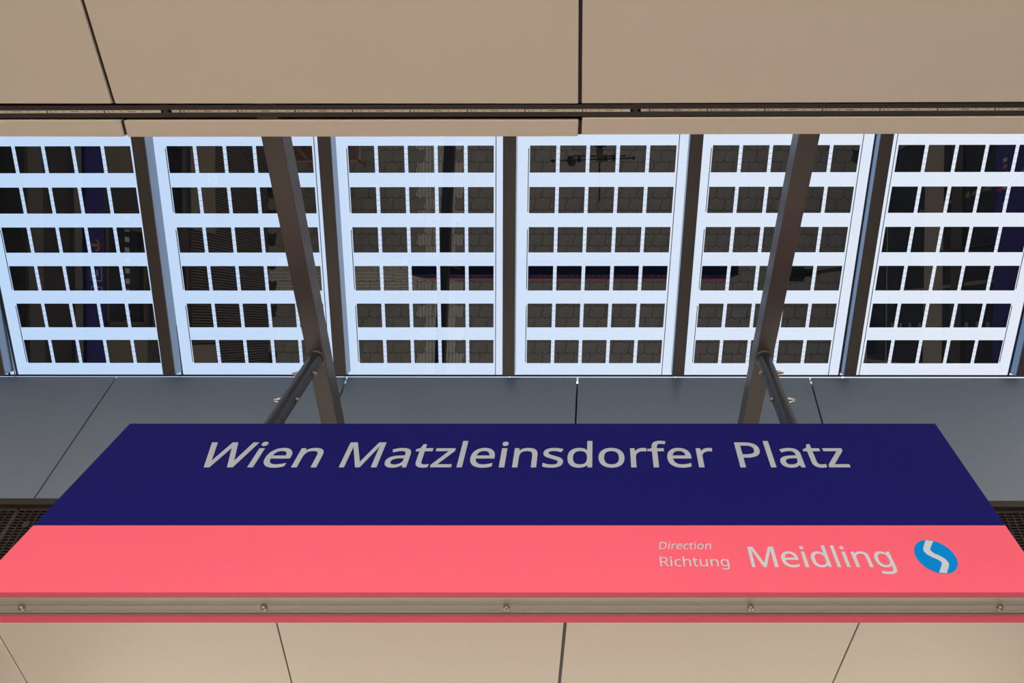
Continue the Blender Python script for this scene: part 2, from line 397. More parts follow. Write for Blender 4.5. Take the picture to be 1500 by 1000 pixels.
# ---------------------------------------------------------------- windows (glass with solar cells)
gthick = 0.016
for wi, k in enumerate((-1, 0, 1, 2, 3, 4, 5, 6)):
    u0 = BAY[k]
    mirror = (k >= 5)
    la, lb = u0 - 0.62, u0 + 5.47
    win = empty('window_%d' % (wi + 1), gp(u0, 0)); struct(win)
    win['label'] = ('sliver of sloped skylight glass at the left edge', 'sloped solar skylight glass, first wide bay from the left', 'sloped solar skylight glass, second wide bay from the left', 'sloped solar skylight glass, third wide bay from the left', 'sloped solar skylight glass, fourth wide bay from the left', 'sloped solar skylight glass, fifth wide bay from the left', 'sloped solar skylight glass, rightmost wide bay', 'sliver of sloped skylight glass at the right edge')[wi]
    MB().hexa([gp(la + .01, V0), gp(lb - .012, V0), gp(lb - .012, V1 + .16), gp(la + .01, V1 + .16)],
              [gp(la + .01, V0, gthick), gp(lb - .012, V0, gthick), gp(lb - .012, V1 + .16, gthick), gp(la + .01, V1 + .16, gthick)]).build('glass_pane', M['glass'], win)
    c0 = MB().hexa([gp(0, 0, -.0012), gp(CW, 0, -.0012), gp(CW, CH, -.0012), gp(0, CH, -.0012)],
                   [gp(0, 0, -.0002), gp(CW, 0, -.0002), gp(CW, CH, -.0002), gp(0, CH, -.0002)]).mesh('solar_cell', M['cell'], GO)
    rib = MB()
    for r in range(6):
        for c in range(5):
            o = bpy.data.objects.new('solar_cell', c0); link(o, win)
            o.location = gp(u0 + c, r) - OFF[win.name]
            if c < 4:
                for q in (.1, .3, .5, .7, .9):
                    v = r + CH * q
                    rib.bar(gp(u0 + c + CW, v, -.0007), gp(u0 + c + 1, v, -.0007), E2.normalized() * .0008, GN * .0003)
    tag(rib.build('cell_ribbons', M['ribbon'], win), kind='stuff')
    wr = MB()
    s = -1 if mirror else 1
    xs = u0 - .045 if not mirror else u0 + 4 + CW + .045
    for r in (0, 2, 4):
        wr.bar(gp(xs, r + .06, -.0007), gp(xs, r + 1 + CH - .03, -.0007), E1.normalized() * .0022, GN * .0004)
    wr.build('bus_wires', M['wire'], win)
    xl = u0 + 4 + CW + .075 if not mirror else u0 - .085
    MB().bar(gp(xl, V0, -.0008), gp(xl, V1 - .03, -.0008), E1.normalized() * .0022, GN * .0004).build('edge_wire', M['wire'], win)
    # dark gasket lines at the edges
    gk = MB()
    for x in (la + .14, lb - .14):
        gk.bar(gp(x, V0, -.004), gp(x, V1 - .03, -.004), E1.normalized() * .004, GN * .004)
    gk.build('gasket', M['gasket'], win)

# lower edge trim line of the glass
struct(MB().bar(gp(-26, 6.00, -.006), gp(24.5, 6.00, -.006), E2.normalized() * .005, GN * .005).build('trim_5', M['gasket']))

# ---------------------------------------------------------------- mullions
MW, MD = 0.0385, 0.085
def make_mull(a, b, name):
    root = struct(empty(name, b)); root['label'] = 'skylight mullion with dark brown cap and grey aluminium sides'
    u = E1.normalized() * MW
    MB().bar(a + GN * .005, b + GN * .005, u, GN * .005).build('mullion_cap', M['mullion'], root, bevel=0.002)
    MB().bar(a + GN * (MD / 2 + .005), b + GN * (MD / 2 + .005), u * .96, GN * (MD / 2 - .005)).build('mullion_body', M['mull_alu'], root)
def mull(i, px_top, y_top, px_bot, y_bot, name):
    # centre line of the underside, measured at both ends, on a plane MD below the glass
    a, b = on_glass(px_top, y_top, -MD), on_glass(px_bot, y_bot, -MD)
    d = (b - a).normalized(); a2 = a - d * 0.42
    b2 = b + d * 0.0
    u = E1.normalized() * MW
    make_mull(a2, b2, name)
    return a, b
m1 = [(200.8, 201, 247.5, 549), (474, 200, 498.3, 549.5), (746.4, 200, 744.7, 550), (1021.3, 197, 993.2, 550.5), (1300.4, 197, 1245, 551)]
ends = []
for i, q in enumerate(m1): ends.append(mull(i, *q, 'trim_%d' % (6 + i)))
dL = (ends[1][0] - ends[0][0], ends[1][1] - ends[0][1]); dR = (ends[4][0] - ends[3][0], ends[4][1] - ends[3][1])
def mull_pts(a, b, name):
    d = (b - a).normalized()
    make_mull(a - d * .42, b, name)
mull_pts(ends[0][0] - dL[0], ends[0][1] - dL[1], 'trim_11')
mull_pts(ends[0][0] - dL[0] * 2, ends[0][1] - dL[1] * 2, 'trim_12')
mull_pts(ends[4][0] + dR[0], ends[4][1] + dR[1], 'trim_13')
mull_pts(ends[4][0] + dR[0] * 2, ends[4][1] + dR[1] * 2, 'trim_14')

# ---------------------------------------------------------------- platform floor
struct(MB().box(-14, 14, -6.5, 9.0, -0.30, -0.055).build('ground', M['platform']))['label'] = 'concrete platform slab under the paving'
struct(MB().box(-40, 40, -40, 40, -1.15, -0.85).build('ground_tracks', M['ballast']))['label'] = 'pale track ballast beside the platform'
floor = struct(MB().box(-4.75, 3.72, -6.5, 9.0, -0.055, -0.012).build('floor', M['bed'])); floor['label'] = 'platform floor of interlocking wavy concrete pavers'
PX, PY = 0.225, 0.17
# top edge must repeat the bottom edge of the next row: same wave
PO_fix = []
n = 4
prof = [-1, 1, -1, 1]; side = [0, 1, 0, -1]; amp = 0.014
for k in range(n): PO_fix.append((k / n * PX, amp * prof[k]))
for k in range(n): PO_fix.append((PX + amp * side[k], k / n * PY + (-amp if k == 0 else 0)))
for k in range(n): PO_fix.append((PX - k / n * PX, PY + amp * prof[(n - k) % n]))
for k in range(n): PO_fix.append((amp * side[(n - k) % n], PY - k / n * PY + (-amp if k == 0 else 0)))
PO = [((x - PX / 2) * 0.968, (y - PY / 2) * 0.958) for x, y in PO_fix]
def paver_mesh(m): return MB().prism([(x, y, -0.02) for x, y in PO], (0, 0, 0.02)).mesh('paver', m)
pm = paver_mesh(M['paver']); pm_tx = paver_mesh(M['tact_x']); pm_ty = paver_mesh(M['tact_y'])
spots = []
ny = 0
y = -3.0
while y < 5.0:
    x = -4.66 + (PX / 2 if ny % 2 else 0)
    while x < 3.6:
        spots.append((x, y)); x += PX
    y += PY; ny += 1
def kind_of(x, y):
    if -2.58 < x < -2.0: return pm_tx
    if 1.22 < y < 1.60 and x < -2.05: return pm_ty
    return pm
spots.sort(key=lambda s: (s[0] + 0.4) ** 2 * 0.32 + (s[1] - 1.1) ** 2)
rest = {}
for i, (x, y) in enumerate(spots):
    me = kind_of(x, y)
    dz = random.uniform(-.0015, .0015)
    if i < 300:
        o = bpy.data.objects.new('paver', me); link(o, floor); o.location = (x, y, 0 + dz)
    else:
        rest.setdefault(me.name, (me, MB()))[1].prism([(x + a, y + b, -0.02 + dz) for a, b in PO], (0, 0, 0.02))
for nm, (me, m) in rest.items():
    tag(m.build('paver_field', me.materials[0], floor), kind='stuff')

# ---------------------------------------------------------------- left wall of the platform building
WX = -4.78
wl = struct(MB().box(WX - 0.25, WX, -4.2, 6.0, -0.05, HN - 0.02).build('wall_left', M['dark_wall'])); wl['label'] = 'dark clad wall of the platform building'
rb_ = MB(); y = -1.2
while y < 3.3:
    rb_.box(WX, WX + .022, y, y + .018, 0.02, 1.82); y += .034
tag(rb_.build('ribbed_cladding', M['clad'], wl), kind='stuff')
MB().box(WX + .018, WX + .034, -0.25, 1.02, 1.34, 1.83).build('perforated_panel', M['perf'], wl)
MB().box(WX + .018, WX + .034, 2.38, 3.1, 1.34, 1.86).build('perforated_panel', M['perf'], wl)
MB().box(WX, WX + .03, 2.2, 3.1, 2.60, 3.18).build('perforated_panel', M['perf'], wl)
MB().box(WX, WX + .03, -.2, .72, 2.62, 3.18).build('perforated_panel', M['perf'], wl)
for (y0, y1, z0, z1) in ((1.3, 2.3, 1.9, 2.52), (.1, .5, 1.95, 2.5), (.55, .95, 1.95, 2.5), (1.15, 2.15, 2.62, 3.18)):
    fr = MB()
    fr.box(WX, WX + .035, y0, y1, z0, z0 + .035).box(WX, WX + .035, y0, y1, z1 - .035, z1).box(WX, WX + .035, y0, y0 + .035, z0, z1).box(WX, WX + .035, y1 - .035, y1, z0, z1)
    f_ = fr.build('window_frame', M['frame'], wl)
    MB().box(WX, WX + .012, y0 + .03, y1 - .03, z0 + .03, z1 - .03).build('window_pane', M['dark_glass'], f_)
for i in range(11):
    MB().box(WX + .012, WX + .02, 1.05 + i * .105, 1.10 + i * .105, 2.84, 2.90).build('marker_square', M['white'], wl)
MB().box(WX, WX + .03, -.4, 3.0, 3.47, 3.56).build('wall_trim', M['grey_trim'], wl)
MB().box(WX, WX + .03, -.4, 3.0, 3.90, 4.05).build('wall_trim', M['grey_trim'], wl)
MB().box(WX + .02, WX + .035, .30, .42, 1.30, 1.50).build('pale_board', M['tape'], wl)

# ---------------------------------------------------------------- right wall: dark glazing
RX = 3.75
wr_ = struct(MB().box(RX, RX + 0.25, -4.2, 6.0, -0.05, HN - 0.02).build('wall_right', M['tan'])); wr_['label'] = 'glazed wall of the stair enclosure with tan frame'
for j in range(5):
    y0 = -1.0 + j * .9
    for (z0, z1) in ((.12, .72), (.78, 1.76), (2.22, 2.40), (2.66, 3.18)):
        p_ = MB().box(RX - .012, RX, y0 + .02, y0 + .88, z0, z1).build('glazing_panel', M['dark_glass'], wr_)
MB().box(RX - .03, RX, -1.0, 3.5, 2.42, 2.64).build('transom', M['dark_wall'], wr_)
for yy in (.80, 2.12):
    for z in (.95, 1.2, 1.45, 1.7, 2.72, 2.92, 3.1):
        MB().tube((RX - .014, yy, z), (RX - .0125, yy, z), .035, n=14).build('marker_dot', M['grey_trim'], wr_)

# ================================================================== THINGS
# ---------------------------------------------------------------- station sign
SD = 1.55
s_tl, s_tr = on_y(190, 620, SD), on_y(1370, 620, SD)
SX0, SX1 = s_tl.x, s_tr.x
SZ1 = s_tl.z; SZM = on_y(750, 768.8, SD).z; SZ0 = on_y(750, 867.3, SD).z
ST = on_z(750, 912, SZ0).y - SD
rimF = on_z(750, 875.3, SZ0).y - SD
rimB = SD + ST - (on_z(750, 903.3, SZ0).y)
sign = empty('station_sign', ((SX0 + SX1) / 2, SD + ST / 2, SZ0))
tag(sign, 'wide blue and coral red station name sign hanging from two tubes below the skylight', 'sign')
blue = MB().box(SX0, SX1, SD, SD + ST, SZM, SZ1).build('name_panel', M['blue'], sign, bevel=0.0015)
blue['label'] = 'dark blue upper panel with the station name'
pk = MB()
pk.box(SX0, SX1, SD, SD + rimF, SZ0, SZM - .0005).box(SX0, SX1, SD + ST - rimB, SD + ST, SZ0, SZM - .0005)
pk.box(SX0, SX0 + .004, SD + rimF, SD + ST - rimB, SZ0, SZM - .0005).box(SX1 - .004, SX1, SD + rimF, SD + ST - rimB, SZ0, SZM - .0005)
pink = pk.build('direction_panel', M['pink'], sign, bevel=0.0012)
pink['label'] = 'coral red lower panel with the direction text'
# underside channel with lips
y0, y1 = SD + rimF, SD + ST - rimB
chn = MB()
prof = [(y0, SZ0 + .003), (y0 + .008, SZ0 + .010), (y0 + .030, SZ0 + .013), (y0 + .044, SZ0 + .012), (y0 + .046, SZ0 + .009), (y1 - .016, SZ0 + .009), (y1 - .014, SZ0 + .006), (y1 - .010, SZ0 + .006), (y1 - .009, SZ0 + .016), (y1 - .004, SZ0 + .016), (y1 - .0035, SZ0 + .006), (y1, SZ0 + .006), (y1, SZ0 + .03), (y0, SZ0 + .03)]
chn.prism([(SX0 + .005, a, b) for a, b in prof], (SX1 - SX0 - .01, 0, 0))
chan = chn.build('underside_channel', M['alu'], sign); chan['label'] = 'grey aluminium channel along the underside'
for px in (30, 385.5, 741.5, 1100, 1466):
    c = on_z(px, 892, SZ0 + .002)
    sm = MB().lathe((c.x, c.y, SZ0 + .0125), (0, 0, -1), [(0, .0095), (.007, .0095), (.0105, .0080), (.0118, .0045), (.0095, .004), (.0085, .0001)], 16)
    sm.build('screw', M['bolt'], chan, smooth=True)

GLYPHS = {
    'Wien': [
        'B 735 573 710 573 685 382 583 0 634 191 559 0 510 0 534 0 473 125 399 375 436 250 395 387 389 410 392 398 386 422 380 443 383 433 377 454 373 471 375 463 371 479 370 488 370 485 369 485 367 471 368 479 366 463 361 443 364 454 358 433 352 409 355 421 350 397 342 373 346 385 306 249 234 0 270 124 210 0 161 0 186 0 111 191 10 573 60 382 35 573 85 573 60 573 115 456 174 223 144 339 177 211 183 186 180 198 186 174 190 151 188 163 193 140 196 118 195 129 198 107 201 87 200 97 203 97 206 119 205 108 208 131 213 154 211 142 216 166 222 191 219 179 225 203 232 227 229 215 265 342 333 573 299 457 358 573 407 573 383 573 442 457 512 225 477 341 516 212 523 187 520 200 526 175 532 151 529 163 534 139 538 117 537 128 540 106 544 87 542 96 545 100 550 129 547 114 553 143 560 175 556 159 563 191 572 224 567 207 601 340 660 573 631 456 685 573',
        'B 885 430 861 430 885 287 885 0 885 143 861 0 814 0 837 0 814 143 814 430 814 287 837 430',
        'B 850 591 838 591 861 591 879 580 870 587 887 573 891 546 891 562 891 531 879 512 887 520 870 505 850 501 861 501 838 501 820 512 828 505 812 520 808 546 808 531 808 562 820 580 812 573 828 587',
        'B 1187 438 1149 438 1224 438 1282 414 1255 430 1308 398 1343 346 1329 375 1357 317 1364 244 1364 283 1364 230 1364 201 1364 215 1266 201 1070 201 1168 201 1071 153 1107 90 1083 116 1131 65 1207 52 1164 52 1234 52 1279 60 1258 55 1301 65 1345 82 1322 72 1345 61 1345 20 1345 41 1323 10 1280 -1 1301 3 1258 -6 1204 -8 1233 -8 1163 -8 1096 17 1127 0 1065 33 1023 91 1040 58 1005 124 997 212 997 164 997 259 1020 333 1005 299 1036 366 1087 411 1058 392 1116 429',
        'B 1186 380 1210 380 1152 380 1106 348 1126 369 1087 326 1071 257 1075 296 1144 257 1290 257 1217 257 1290 282 1279 322 1287 303 1272 340 1245 364 1260 354 1230 375',
        'B 1680 438 1662 438 1731 438 1796 401 1770 425 1823 376 1836 280 1836 335 1836 187 1836 0 1836 93 1812 0 1766 0 1789 0 1766 92 1766 275 1766 183 1766 310 1743 353 1758 336 1727 370 1670 379 1703 379 1622 379 1571 338 1589 365 1553 312 1544 223 1544 273 1544 149 1544 0 1544 74 1520 0 1473 0 1497 0 1473 143 1473 430 1473 287 1492 430 1530 430 1511 430 1534 410 1540 371 1537 391 1542 371 1545 371 1543 371 1554 386 1580 409 1566 399 1594 418 1627 431 1610 426 1644 435',
    ],
    'Matzleinsdorfer': [
        'B 330 0 350 0 268 167 142 502 205 335 141 502 139 502 140 502 140 491 142 461 141 478 142 445 144 407 143 426 144 387 144 347 144 368 144 231 144 0 144 116 122 0 78 0 100 0 78 191 78 573 78 382 113 573 184 573 149 573 243 416 361 103 302 260 362 103 364 103 363 103 424 260 544 573 484 416 579 573 650 573 614 573 650 382 650 0 650 191 626 0 578 0 602 0 578 117 578 352 578 235 578 371 579 408 578 389 580 426 581 460 580 444 582 476 584 501 583 490 583 501 581 501 582 501 517 334 390 0 453 167 370 0',
        'B 958 437 930 437 1011 437 1075 403 1049 426 1100 380 1112 293 1112 343 1112 195 1112 0 1112 98 1095 0 1061 0 1078 0 1056 20 1047 61 1052 41 1046 61 1044 61 1045 61 1032 45 1006 22 1019 32 993 12 961 -1 978 4 944 -6 900 -8 924 -8 874 -8 830 6 851 -3 810 15 782 48 794 29 770 67 764 119 764 91 764 162 815 219 781 195 848 242 970 257 900 254 995 257 1043 259 1019 258 1043 268 1043 285 1043 276 1043 321 1020 359 1036 345 1005 373 954 380 983 380 932 380 890 370 910 377 870 363 833 347 851 356 826 365 812 400 819 383 830 410 878 426 852 419 904 433',
        'B 979 208 1000 209 926 206 868 182 889 197 848 167 837 119 837 146 837 95 859 66 845 77 874 55 916 49 893 49 952 49 1006 79 982 59 1030 99 1043 172 1043 130 1043 184 1043 210 1043 197 1021 209',
        'B 1389 50 1369 50 1400 50 1422 53 1411 51 1433 54 1449 59 1442 56 1449 41 1449 5 1449 23 1442 1 1417 -4 1431 -2 1403 -7 1377 -8 1390 -8 1354 -8 1315 4 1334 -4 1296 11 1269 44 1280 25 1257 63 1251 125 1251 90 1251 209 1251 375 1251 292 1231 375 1190 375 1210 375 1190 387 1190 409 1190 398 1211 418 1252 437 1231 428 1261 468 1280 528 1271 498 1294 528 1322 528 1308 528 1322 496 1322 430 1322 463 1363 430 1446 430 1404 430 1446 412 1446 375 1446 393 1404 375 1322 375 1363 375 1322 292 1322 127 1322 210 1322 101 1340 69 1328 81 1353 56',
        'B 1812 0 1812 18 1708 0 1498 0 1603 0 1498 16 1498 47 1498 31 1575 156 1729 375 1652 266 1657 375 1512 375 1584 375 1512 393 1512 430 1512 412 1610 430 1807 430 1708 430 1807 412 1807 377 1807 395 1731 269 1579 55 1655 162 1657 55 1812 55 1735 55 1812 36',
        'B 1982 0 1982 203 1959 0 1912 0 1935 0 1912 203 1912 609 1912 406 1935 609 1982 609 1959 609 1982 406',
        'B 2285 438 2247 438 2322 438 2380 414 2353 430 2406 398 2441 346 2426 375 2455 317 2462 244 2462 283 2462 230 2462 201 2462 215 2364 201 2168 201 2266 201 2169 153 2205 90 2181 116 2229 65 2305 52 2262 52 2332 52 2377 60 2356 55 2398 65 2443 82 2420 72 2443 61 2443 20 2443 41 2421 10 2378 -1 2399 3 2356 -6 2302 -8 2331 -8 2261 -8 2194 17 2225 0 2162 33 2121 91 2138 58 2103 124 2095 212 2095 164 2095 259 2118 333 2103 299 2134 366 2185 411 2156 392 2213 429',
        'B 2284 380 2308 380 2250 380 2204 348 2224 369 2185 326 2169 257 2173 296 2242 257 2388 257 2315 257 2388 282 2377 322 2384 303 2369 340 2343 364 2358 354 2328 375',
        'B 2642 430 2618 430 2642 287 2642 0 2642 143 2618 0 2571 0 2594 0 2571 143 2571 430 2571 287 2594 430',
        'B 2607 591 2595 591 2618 591 2636 580 2627 587 2644 573 2648 546 2648 562 2648 531 2636 512 2644 520 2627 505 2607 501 2618 501 2595 501 2577 512 2585 505 2569 520 2565 546 2565 531 2565 562 2577 580 2569 573 2585 587',
        'B 2985 438 2967 438 3036 438 3101 401 3075 425 3127 376 3140 280 3140 335 3140 187 3140 0 3140 93 3117 0 3071 0 3094 0 3071 92 3071 275 3071 183 3071 310 3047 353 3063 336 3032 370 2974 379 3007 379 2927 379 2876 338 2894 365 2858 312 2848 223 2848 273 2848 149 2848 0 2848 74 2825 0 2778 0 2801 0 2778 143 2778 430 2778 287 2797 430 2835 430 2816 430 2838 410 2845 371 2842 391 2847 371 2849 371 2848 371 2859 386 2885 409 2871 399 2899 418 2932 431 2915 426 2949 435',
        'B 3553 119 3553 142 3553 91 3532 49 3546 68 3519 30 3473 6 3499 16 3447 -3 3382 -8 3417 -8 3352 -8 3304 -1 3326 -6 3283 4 3247 19 3264 11 3247 41 3247 83 3247 62 3264 75 3309 60 3285 67 3333 53 3383 49 3358 49 3419 49 3461 66 3445 55 3477 78 3485 112 3485 93 3485 123 3476 141 3482 133 3470 150 3445 167 3460 158 3429 175 3379 196 3408 185 3352 206 3308 228 3328 217 3288 238 3262 266 3273 251 3252 281 3246 324 3246 300 3246 360 3291 408 3261 388 3320 428 3407 438 3359 438 3434 438 3481 430 3458 435 3503 425 3545 409 3525 418 3536 390 3520 353 3528 372 3502 360 3464 372 3483 367 3444 377 3403 380 3423 380 3374 380 3336 366 3352 375 3321 357 3314 328 3314 344 3314 316 3324 298 3317 306 3331 290 3359 274 3343 282 3375 266 3424 246 3397 256 3451 236 3494 215 3475 226 3513 204 3538 176 3528 191 3548 161',
        'B 3810 -8 3832 -8 3756 -8 3682 48 3714 11 3650 85 3634 214 3634 140 3634 288 3682 381 3650 344 3714 419 3811 438 3757 438 3833 438 3869 429 3853 435 3886 424 3913 407 3900 416 3925 397 3944 374 3935 386 3945 374 3949 374 3947 374 3948 381 3946 405 3947 392 3945 419 3944 438 3944 430 3944 495 3944 609 3944 552 3967 609 4014 609 3991 609 4014 406 4014 0 4014 203 3995 0 3957 0 3976 0 3954 19 3947 58 3951 38 3946 58 3944 58 3945 58 3935 45 3913 24 3925 34 3900 15 3869 1 3886 7 3852 -5',
        'B 3821 51 3783 51 3867 51 3917 88 3899 63 3935 113 3945 200 3945 150 3945 205 3945 213 3945 209 3945 267 3918 336 3936 308 3901 365 3820 379 3868 379 3782 379 3735 334 3754 364 3716 304 3706 213 3706 263 3706 161 3735 93 3716 121 3754 65',
        'B 4524 216 4524 263 4524 180 4510 121 4520 148 4501 93 4470 51 4488 70 4453 31 4407 7 4432 17 4382 -3 4324 -8 4354 -8 4296 -8 4245 7 4269 -3 4221 17 4183 51 4200 31 4165 70 4142 121 4151 93 4132 148 4127 216 4127 180 4127 263 4151 336 4135 304 4167 369 4220 412 4190 394 4250 429 4326 438 4285 438 4365 438 4429 412 4400 429 4459 394 4499 336 4482 369 4516 304',
        'B 4200 216 4200 267 4200 182 4213 128 4204 153 4222 103 4254 71 4235 84 4273 57 4326 51 4297 51 4354 51 4397 71 4378 57 4416 84 4438 128 4429 103 4447 153 4451 216 4451 182 4451 250 4438 303 4447 279 4429 327 4397 359 4415 346 4378 372 4325 379 4354 379 4281 379 4229 335 4249 364 4210 306',
        'B 4836 438 4817 438 4844 438 4862 437 4853 437 4872 436 4887 433 4880 435 4884 411 4878 368 4881 390 4871 370 4855 372 4864 371 4847 373 4832 374 4839 374 4815 374 4784 363 4799 370 4769 356 4744 334 4756 347 4732 321 4717 289 4723 306 4710 271 4706 229 4706 251 4706 153 4706 0 4706 76 4683 0 4636 0 4659 0 4636 143 4636 430 4636 287 4655 430 4694 430 4674 430 4696 404 4702 351 4699 377 4703 351 4705 351 4704 351 4714 367 4738 395 4725 382 4751 408 4782 426 4765 418 4798 434',
        'B 5165 375 5165 393 5129 375 5057 375 5093 375 5057 250 5057 0 5057 125 5033 0 4986 0 5010 0 4986 125 4986 375 4986 250 4961 375 4911 375 4936 375 4911 386 4911 408 4911 397 4936 416 4986 432 4961 424 4986 441 4986 457 4986 449 4986 494 5003 547 4992 524 5014 570 5051 597 5030 587 5071 608 5126 613 5096 613 5143 613 5173 609 5159 612 5187 606 5209 599 5199 603 5203 581 5191 544 5197 562 5182 546 5161 552 5172 549 5150 554 5127 556 5138 556 5103 556 5074 532 5086 548 5063 516 5057 458 5057 492 5057 449 5057 430 5057 439 5093 430 5165 430 5129 430 5165 412',
        'B 5409 438 5371 438 5446 438 5504 414 5478 430 5530 398 5565 346 5551 375 5579 317 5586 244 5586 283 5586 230 5586 201 5586 215 5488 201 5292 201 5390 201 5293 153 5329 90 5305 116 5353 65 5429 52 5386 52 5456 52 5502 60 5480 55 5523 65 5567 82 5545 72 5567 61 5567 20 5567 41 5545 10 5502 -1 5523 3 5481 -6 5426 -8 5455 -8 5385 -8 5318 17 5349 0 5287 33 5245 91 5262 58 5228 124 5219 212 5219 164 5219 259 5243 333 5227 299 5258 366 5309 411 5281 392 5338 429',
        'B 5408 380 5432 380 5374 380 5328 348 5348 369 5309 326 5294 257 5297 296 5366 257 5512 257 5439 257 5512 282 5501 322 5509 303 5494 340 5467 364 5482 354 5452 375',
        'B 5896 438 5876 438 5904 438 5922 437 5912 437 5931 436 5946 433 5939 435 5943 411 5937 368 5940 390 5931 370 5915 372 5923 371 5906 373 5891 374 5898 374 5874 374 5844 363 5859 370 5829 356 5804 334 5815 347 5792 321 5776 289 5783 306 5769 271 5766 229 5766 251 5766 153 5766 0 5766 76 5742 0 5695 0 5719 0 5695 143 5695 430 5695 287 5715 430 5753 430 5734 430 5756 404 5761 351 5758 377 5762 351 5764 351 5763 351 5773 367 5797 395 5784 382 5810 408 5841 426 5825 418 5858 434',
    ],
    'Platz': [
        'B 229 573 179 573 304 573 393 528 359 558 427 499 444 404 444 458 444 381 433 336 440 358 425 315 395 278 412 295 377 261 324 238 353 248 295 228 216 223 258 223 194 223 150 223 172 223 150 149 150 0 150 74 126 0 78 0 102 0 78 191 78 573 78 382 128 573',
        'B 223 511 274 511 199 511 150 511 174 511 150 435 150 285 150 360 169 285 208 285 188 285 244 285 298 296 274 289 322 304 352 334 340 316 364 351 370 401 370 373 370 438 334 484 358 465 311 502',
        'B 624 0 624 203 600 0 553 0 577 0 553 203 553 609 553 406 577 609 624 609 600 609 624 406',
        'B 923 437 895 437 975 437 1039 403 1014 426 1064 380 1077 293 1077 343 1077 195 1077 0 1077 98 1060 0 1026 0 1043 0 1021 20 1012 61 1017 41 1011 61 1009 61 1010 61 997 45 971 22 984 32 958 12 926 -1 943 4 909 -6 864 -8 889 -8 839 -8 795 6 816 -3 775 15 747 48 758 29 735 67 729 119 729 91 729 162 779 219 746 195 813 242 935 257 865 254 959 257 1008 259 984 258 1008 268 1008 285 1008 276 1008 321 985 359 1000 345 969 373 919 380 947 380 897 380 855 370 875 377 835 363 798 347 816 356 791 365 776 400 783 383 795 410 843 426 817 419 868 433',
        'B 944 208 965 209 890 206 833 182 853 197 812 167 802 119 802 146 802 95 824 66 809 77 839 55 881 49 858 49 917 49 971 79 947 59 995 99 1007 172 1007 130 1007 184 1007 210 1007 197 986 209',
        'B 1354 50 1334 50 1364 50 1387 53 1375 51 1398 54 1414 59 1407 56 1414 41 1414 5 1414 23 1406 1 1382 -4 1396 -2 1368 -7 1342 -8 1354 -8 1319 -8 1279 4 1298 -4 1260 11 1233 44 1245 25 1222 63 1216 125 1216 90 1216 209 1216 375 1216 292 1195 375 1155 375 1175 375 1155 387 1155 409 1155 398 1175 418 1217 437 1196 428 1226 468 1245 528 1235 498 1258 528 1286 528 1272 528 1286 496 1286 430 1286 463 1328 430 1411 430 1369 430 1411 412 1411 375 1411 393 1369 375 1286 375 1328 375 1286 292 1286 127 1286 210 1286 101 1305 69 1293 81 1318 56',
        'B 1777 0 1777 18 1672 0 1463 0 1567 0 1463 16 1463 47 1463 31 1540 156 1694 375 1617 266 1621 375 1476 375 1549 375 1476 393 1476 430 1476 412 1575 430 1771 430 1673 430 1771 412 1771 377 1771 395 1696 269 1544 55 1620 162 1621 55 1777 55 1699 55 1777 36',
    ],
    'Direction': [
        'B 536 292 536 353 536 228 501 131 525 174 477 87 399 33 443 55 354 11 237 0 300 0 184 0 78 0 131 0 78 191 78 573 78 382 137 573 254 573 195 573 312 573 404 540 362 562 446 519 502 446 479 488 525 405',
        'B 460 289 460 214 460 340 435 415 452 382 418 447 361 487 394 471 329 503 244 511 290 511 213 511 150 511 181 511 150 361 150 62 150 211 176 62 228 62 202 62 305 62 402 119 363 81 441 157',
        'B 724 430 701 430 724 287 724 0 724 143 701 0 654 0 677 0 654 143 654 430 654 287 677 430',
        'B 690 591 678 591 700 591 718 580 710 587 726 573 731 546 731 562 731 531 718 512 726 520 710 505 690 501 700 501 678 501 660 512 668 505 652 520 648 546 648 531 648 562 660 580 652 573 668 587',
        'B 1061 438 1041 438 1069 438 1087 437 1078 437 1096 436 1111 433 1105 435 1109 411 1103 368 1106 390 1096 370 1080 372 1088 371 1072 373 1056 374 1064 374 1040 374 1009 363 1024 370 994 356 969 334 980 347 957 321 941 289 948 306 934 271 931 229 931 251 931 153 931 0 931 76 908 0 860 0 884 0 860 143 860 430 860 287 880 430 918 430 899 430 921 404 926 351 924 377 927 351 929 351 928 351 939 367 962 395 949 382 975 408 1006 426 990 418 1023 434',
        'B 1358 438 1320 438 1395 438 1453 414 1426 430 1479 398 1514 346 1499 375 1528 317 1535 244 1535 283 1535 230 1535 201 1535 215 1437 201 1241 201 1339 201 1242 153 1278 90 1254 116 1302 65 1378 52 1335 52 1405 52 1450 60 1429 55 1471 65 1516 82 1493 72 1516 61 1516 20 1516 41 1494 10 1451 -1 1472 3 1429 -6 1374 -8 1404 -8 1334 -8 1267 17 1298 0 1235 33 1194 91 1211 58 1176 124 1168 212 1168 164 1168 259 1191 333 1175 299 1207 366 1258 411 1229 392 1286 429',
        'B 1357 380 1381 380 1323 380 1277 348 1297 369 1258 326 1242 257 1246 296 1315 257 1461 257 1388 257 1461 282 1450 322 1457 303 1442 340 1416 364 1431 354 1401 375',
        'B 1816 -8 1841 -8 1778 -8 1715 15 1745 0 1685 31 1645 87 1662 55 1628 120 1620 213 1620 162 1620 265 1646 342 1629 308 1664 375 1718 415 1688 399 1748 430 1821 438 1783 438 1843 438 1885 431 1864 436 1905 426 1934 415 1921 421 1927 395 1913 356 1920 376 1900 361 1868 370 1885 365 1851 374 1820 376 1835 376 1791 376 1748 358 1767 370 1729 345 1706 303 1716 327 1697 279 1693 213 1693 249 1693 179 1706 126 1697 150 1716 102 1747 71 1729 84 1766 59 1816 53 1788 53 1839 53 1878 60 1860 55 1896 65 1927 78 1912 71 1927 57 1927 15 1927 36 1913 8 1879 -2 1897 2 1862 -6',
